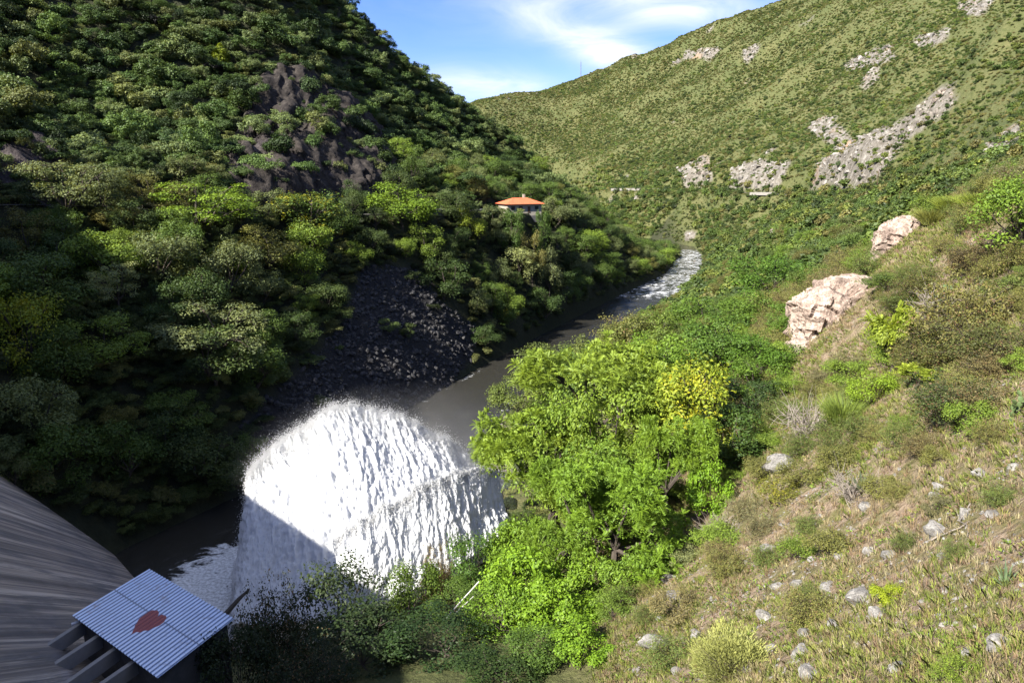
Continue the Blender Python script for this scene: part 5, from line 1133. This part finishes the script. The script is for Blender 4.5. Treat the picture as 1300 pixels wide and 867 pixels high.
# ------------------------------------------------------------------ valve house with its corrugated roof
ZR = 20.5
ca, cb, cc_, cd = at_z(190, 722, ZR), at_z(298, 785, ZR), at_z(197, 860, ZR), at_z(92, 781, ZR)
vh = empty('valve_house', (float((ca + cc_)[0] / 2), float((ca + cc_)[1] / 2), 13.0), 0, 'valve house under a pale corrugated roof painted with a red heart', 'building')
def rl(P): return np.asarray(P, float) - np.array(vh.location)
t = NT('corrugated_roof_paint'); hx, hy = t.attr('hx'), t.attr('hy'); q2 = lambda v: t.math('MULTIPLY', v, v)
lhs = t.math('ADD', q2(hx), q2(t.math('SUBTRACT', t.math('MULTIPLY', hy, 1.05), t.math('MULTIPLY', t.math('SQRT', t.math('ABSOLUTE', hx)), .72))))
heart = t.math('LESS_THAN', lhs, 1.0)
n = t.noise(t.pos(), .8, 6, .65); n3 = t.noise(t.map(t.pos(), (.6, 3, 3), (0, 0, R(68))), 1.2, 5)
base = t.mix(t.ramp(n, [(.4, 0), (.75, .35)]), (.60, .70, .86), (.42, .49, .60)); base = t.mix(t.ramp(n3, [(.58, 0), (.72, .5)]), base, (.30, .28, .27))
base = t.mix(t.ramp(t.attr('gr'), [(.05, .85), (.45, 0)]), base, (.05, .07, .13))  # shade of the corrugation grooves painted into the roof colour
rv = t.attr('rv'); base = t.mix(t.ramp(t.math('ABSOLUTE', t.math('SUBTRACT', rv, .52)), [(.004, .7), (.012, 0)]), base, (.10, .11, .14)); base = t.mix(t.ramp(t.noise(t.map(t.pos(), (1, 1, 1)), .55, 7, .7), [(.60, 0), (.72, .6)]), base, (.30, .22, .17))
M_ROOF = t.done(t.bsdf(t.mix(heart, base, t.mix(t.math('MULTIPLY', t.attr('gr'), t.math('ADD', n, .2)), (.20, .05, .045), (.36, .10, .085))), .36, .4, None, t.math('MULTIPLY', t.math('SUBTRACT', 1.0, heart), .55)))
nU, nV = 30 * 10 + 1, 9
us, vs_ = np.linspace(0, 1, nU), np.linspace(0, 1, nV); hc = at_z(186, 791, ZR); E1, E2 = cb - ca, ca - cd
sol = np.linalg.solve(np.stack([E1[:2], E2[:2]], 1), (hc - cd)[:2])
V = []; hxs = []; hys = []
for v in vs_:
    for u in us:
        P = cd + E1 * u + E2 * v; P = P + np.array([0, 0, .032 * math.cos(u * 30 * 2 * math.pi)]); V.append(rl(P)); hxs.append((u - sol[0]) * 10.9 / 1.02); hys.append((v - sol[1]) * 6.4 / 1.12 + .2)
i = (np.arange(nV - 1)[:, None] * nU + np.arange(nU - 1)[None]).ravel(); top = np.array(V); bot = top - np.array([0, 0, .03]); F1 = np.stack([i, i + 1, i + nU + 1, i + nU], 1)
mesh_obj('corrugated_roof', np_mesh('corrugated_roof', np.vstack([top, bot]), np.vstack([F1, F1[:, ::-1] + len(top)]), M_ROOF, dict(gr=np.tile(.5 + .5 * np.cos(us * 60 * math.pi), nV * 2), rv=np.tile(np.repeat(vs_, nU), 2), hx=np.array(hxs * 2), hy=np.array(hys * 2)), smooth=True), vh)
t = NT('dark_shed_wall'); M_SHED = t.done(t.bsdf(t.mix(t.noise(t.pos(), 2, 5), (.05, .048, .045), (.13, .125, .115)), .85, .2))
def inset(u, v, z): P = cd + E1 * u + E2 * v; return rl((P[0], P[1], z))
wl = MB()
for (u0, v0), (u1, v1) in (((.04, .06), (.96, .06)), ((.96, .06), (.96, .94)), ((.96, .94), (.04, .94)), ((.04, .94), (.04, .06))):
    a_, b2_ = inset(u0, v0, 9), inset(u1, v1, 9); wl.poly([a_, b2_, b2_ + np.array([0, 0, 11.1]), a_ + np.array([0, 0, 11.1])])
wl.build('wall', M_SHED, vh)
fm = MB()
for v in (.03, .5, .97): a_, b2_ = inset(.01, v, 20.28), inset(.99, v, 20.28); fm.tube([a_, b2_], .07, 4)
fm.build('roof_purlin', M_SHED, vh)
beams = [((112, 792), (44, 838)), ((135, 808), (62, 856)), ((156, 824), (86, 874)), ((178, 842), (118, 884))]
for p0, p1 in beams:
    a_, b2_ = at_z(*p0, 19.6), at_z(*p1, 19.9); d = unit(b2_ - a_); a_ = a_ - d * 1.2; b2_ = b2_ + d * 2.5; ax = Vector(d).to_track_quat('X', 'Z').to_matrix(); mid = (a_ + b2_) / 2
    MB().box(rl(mid), (float(np.linalg.norm(b2_ - a_)), .32, .95), tilt=ax).build('concrete_beam', M_CONC2, vh)
lp = rl(at_z(96, 791, 20.0)); t = NT('lamp_grey'); M_GREY = t.done(t.bsdf((.55, .56, .58), .4, .4)); MB().box(lp, (.5, .22, .16), .6).box(lp + np.array([.25, .15, .05]), (.35, .06, .06), .6).build('floodlight', M_GREY, vh)
# leaning trunk beyond the roof corner
p0, p1 = at(284, 782, 52), at(316, 748, 55); m = MB(); m.tube([(0, 0, 0), tuple((p1 - p0) * .6 + np.array([0, 0, .1])), tuple(p1 - p0)], [.22, .17, .09], 7); tag(m.build('leaning_trunk', M_BARK, loc=tuple(p0)), 'dark leaning dead trunk beside the right corner of the corrugated roof', 'tree trunk')
# two pale pipes in the bushes
t = NT('galvanised_pipe'); M_PIPE = t.done(t.bsdf((.62, .60, .55), .45, .5))
for (a_, b2_), lab in ((((568, 782), (608, 738)), 'upper of two pale pipes running down through the bright bushes'), (((570, 786), (601, 757)), 'lower of two pale pipes running down through the bright bushes')):
    p0, p1 = at(*a_, 46), at(*b2_, 49); m = MB(); m.tube([(0, 0, 0), tuple(p1 - p0)], .045, 6); o = m.build('pale_pipe', M_PIPE, loc=tuple(p0)); tag(o, lab, 'pipe')
# ------------------------------------------------------------------ roads
t = NT('old_asphalt'); M_ASPH = t.done(t.bsdf(t.mix(t.noise(t.pos(), 1.5, 6), (.045, .045, .045), (.075, .072, .068)), .9, .2))
def ribbon(name, poly, hw, lift):
    V = []; P = cr(poly, len(poly) * 8)
    for i, p in enumerate(P):
        d = P[min(i + 1, len(P) - 1)] - P[max(i - 1, 0)]; n = unit(np.array([-d[1], d[0], 0.0]))
        for s in (-1, 1): V.append(p + n * s * hw + np.array([0, 0, lift]))
    k = np.arange(len(P) - 1) * 2; tag(mesh_obj(name, np_mesh(name, np.array(V), np.stack([k, k + 1, k + 3, k + 2], 1), M_ASPH)), kind='structure')
ribbon('hillside_road', ROAD_L, 2.8, .25); ribbon('valley_road', ROAD_R, 3.0, .3)
t = NT('pale_masonry'); M_PALEW = t.done(t.bsdf(t.mix(t.noise(t.pos(), .9, 7), (.15, .14, .125), (.27, .255, .23)), .9, .2))
t = NT('old_stone_wall'); M_OLDW = t.done(t.bsdf(t.mix(t.noise(t.pos(), 1.4, 7), (.05, .05, .055), (.13, .125, .12)), .9, .2))
def wall(name, pts, h0, h1, th, mat, cop, label, cat):
    P = [np.array(p) for p in pts]; root = empty(name, tuple(P[0]), 0, label, cat); m = MB(); c = MB()
    for i in range(len(P) - 1):
        d = P[i + 1] - P[i]; L = float(np.linalg.norm(d)); M_ = Vector(d).to_track_quat('X', 'Z').to_matrix(); mid = (P[i] + P[i + 1]) / 2 - P[0]
        m.box(mid + np.array([0, 0, (h0 + h1) / 2]), (L, th, h1 - h0), tilt=M_); c.box(mid + np.array([0, 0, h1 + .13]), (L + .1, th + .3, .25), tilt=M_)
    m.build('wall_body', mat, root); c.build('coping', cop, root); return root
wall('retaining_wall', [at(538, 269, 217), at(560, 268, 222), at(582, 267, 229)], -6.0, .3, .7, M_OLDW, M_PALEW, 'dark roadside retaining wall with a pale top left of the red-roofed house', 'wall')
wall('roadside_wall', [at(776, 240.5, 660), at(806, 240.2, 628), at(836, 240.6, 600)], -1.3, .5, .6, M_PALEW, M_PALEW, 'long pale roadside wall on the far slope above the river', 'wall')
# bridge of the valley road
b0, b1 = at(955, 245.5, 478), at(981, 246, 468); br = empty('road_bridge', tuple((b0 + b1) / 2 - np.array([0, 0, .9])), 0, 'short concrete road bridge under the white rock scar on the right hill', 'bridge'); d = b1 - b0; L = float(np.linalg.norm(d)); M_ = Vector(d).to_track_quat('X', 'Z').to_matrix()
MB().box((0, 0, .2), (L, 6.5, .7), tilt=M_).build('deck', M_PALEW, br); nrm = M_ @ Vector((0, 1, 0))
for s in (-1, 1): MB().box(tuple(nrm * 3.1 * s + Vector((0, 0, 1.05))), (L, .3, 1.0), tilt=M_).build('parapet', M_PALEW, br)
for s in (-.28, .28): MB().box(tuple(Vector(d) * s + Vector((0, 0, -1.6))), (1.0, 4, 3.0), tilt=M_).build('pier', M_CONC2, br)
# ------------------------------------------------------------------ house with the red roof
t = NT('red_tile_roof'); w_ = t.n('ShaderNodeTexWave'); w_.inputs['Scale'].default_value = 3.5; t.l(t.obj(), w_.inputs[0]); M_TILE = t.done(t.bsdf(t.mix(t.noise(t.obj(), .9, 5), (.46, .095, .04), (.64, .16, .075)), .75, .2, t.bump(w_.outputs[1], .5, .05)))
t = NT('cream_render'); M_CREAM = t.done(t.bsdf(t.mix(t.noise(t.obj(), 1, 6), (.24, .215, .175), (.34, .31, .26)), .9, .2))
t = NT('window_glass'); M_GLASS = t.done(t.bsdf((.03, .035, .04), .1, .6)); t = NT('dark_wood'); M_WOOD = t.done(t.bsdf((.07, .045, .03), .7, .2))
h_ = empty('red_roofed_house', (HOUSE[0], HOUSE[1], HOUSE_Z), R(24), 'lone cream house with a bright red tiled hip roof on the left bank', 'house')
MB().box((0, 0, 1.1), (12.4, 7.6, 4.0)).build('wall', M_CREAM, h_)
MB().box((0, 0, -1.9), (12.6, 7.8, 2.2)).build('foundation', M_OLDW, h_)
e = 3.05; m = MB(); hx_, hy_ = 7.1, 4.8; P = [(-hx_, -hy_, e), (hx_, -hy_, e), (hx_, hy_, e), (-hx_, hy_, e)]; r0, r1 = (-2.6, 0, e + 1.9), (2.6, 0, e + 1.9)
m.poly([P[0], P[1], r1, r0]); m.poly([P[1], P[2], r1]); m.poly([P[2], P[3], r0, r1]); m.poly([P[3], P[0], r0]); m.poly(P[::-1]); m.build('roof', M_TILE, h_)
MB().box((2.0, 1.2, e + 2.3), (.7, .7, 1.4)).build('chimney', M_CREAM, h_)
for x0 in (-4.2, -1.4, 4.4):
    w = MB().box((x0, -3.83, 1.75), (1.3, .08, 1.2)).build('window', M_WOOD, h_); MB().box((x0, -3.885, 1.75), (1.1, .03, 1.0)).build('pane', M_GLASS, w)
w = MB().box((6.23, 0, 1.75), (.08, 1.3, 1.2)).build('window', M_WOOD, h_); MB().box((6.285, 0, 1.75), (.03, 1.1, 1.0)).build('pane', M_GLASS, w)
MB().box((1.6, -3.83, 1.15), (1.0, .08, 2.1)).build('door', M_WOOD, h_)
# ------------------------------------------------------------------ mast and poles
p = at(737, 101, 1050); zg = float(ground(p[0], p[1])); ms = empty('radio_mast', (p[0], p[1], zg), 0, 'slender lattice radio mast on the far skyline', 'mast'); t = NT('mast_steel'); M_STEEL = t.done(t.bsdf((.16, .16, .17), .5, .4)); H = at(737, 79, 1050)[2] - zg
m = MB()
for k in range(3): a_ = k * 2.094; m.tube([(math.cos(a_) * .9, math.sin(a_) * .9, -1), (math.cos(a_) * .35, math.sin(a_) * .35, H)], .16, 4)
for j in range(14):
    z = H * j / 14; r = .9 - .55 * j / 14
    for k in range(3): m.tube([(math.cos(k * 2.094) * r, math.sin(k * 2.094) * r, z), (math.cos((k + 1) * 2.094) * r, math.sin((k + 1) * 2.094) * r, z + H / 14)], .08, 4)
m.build('lattice', M_STEEL, ms); MB().tube([(0, 0, H), (0, 0, H + 3)], .09, 4).build('aerial', M_STEEL, ms)
p = at(1113, 240, 315); zg = float(ground(p[0], p[1])); up = empty('utility_pole', (p[0], p[1], zg), 0, 'dark wooden utility pole on the right slope beside the grey rock slab', 'utility pole'); MB().tube([(0, 0, -.5), (0, 0, 9)], [.17, .12], 7).build('pole', M_WOOD, up); MB().box((0, 0, 8.4), (1.6, .12, .14)).build('crossarm', M_WOOD, up)
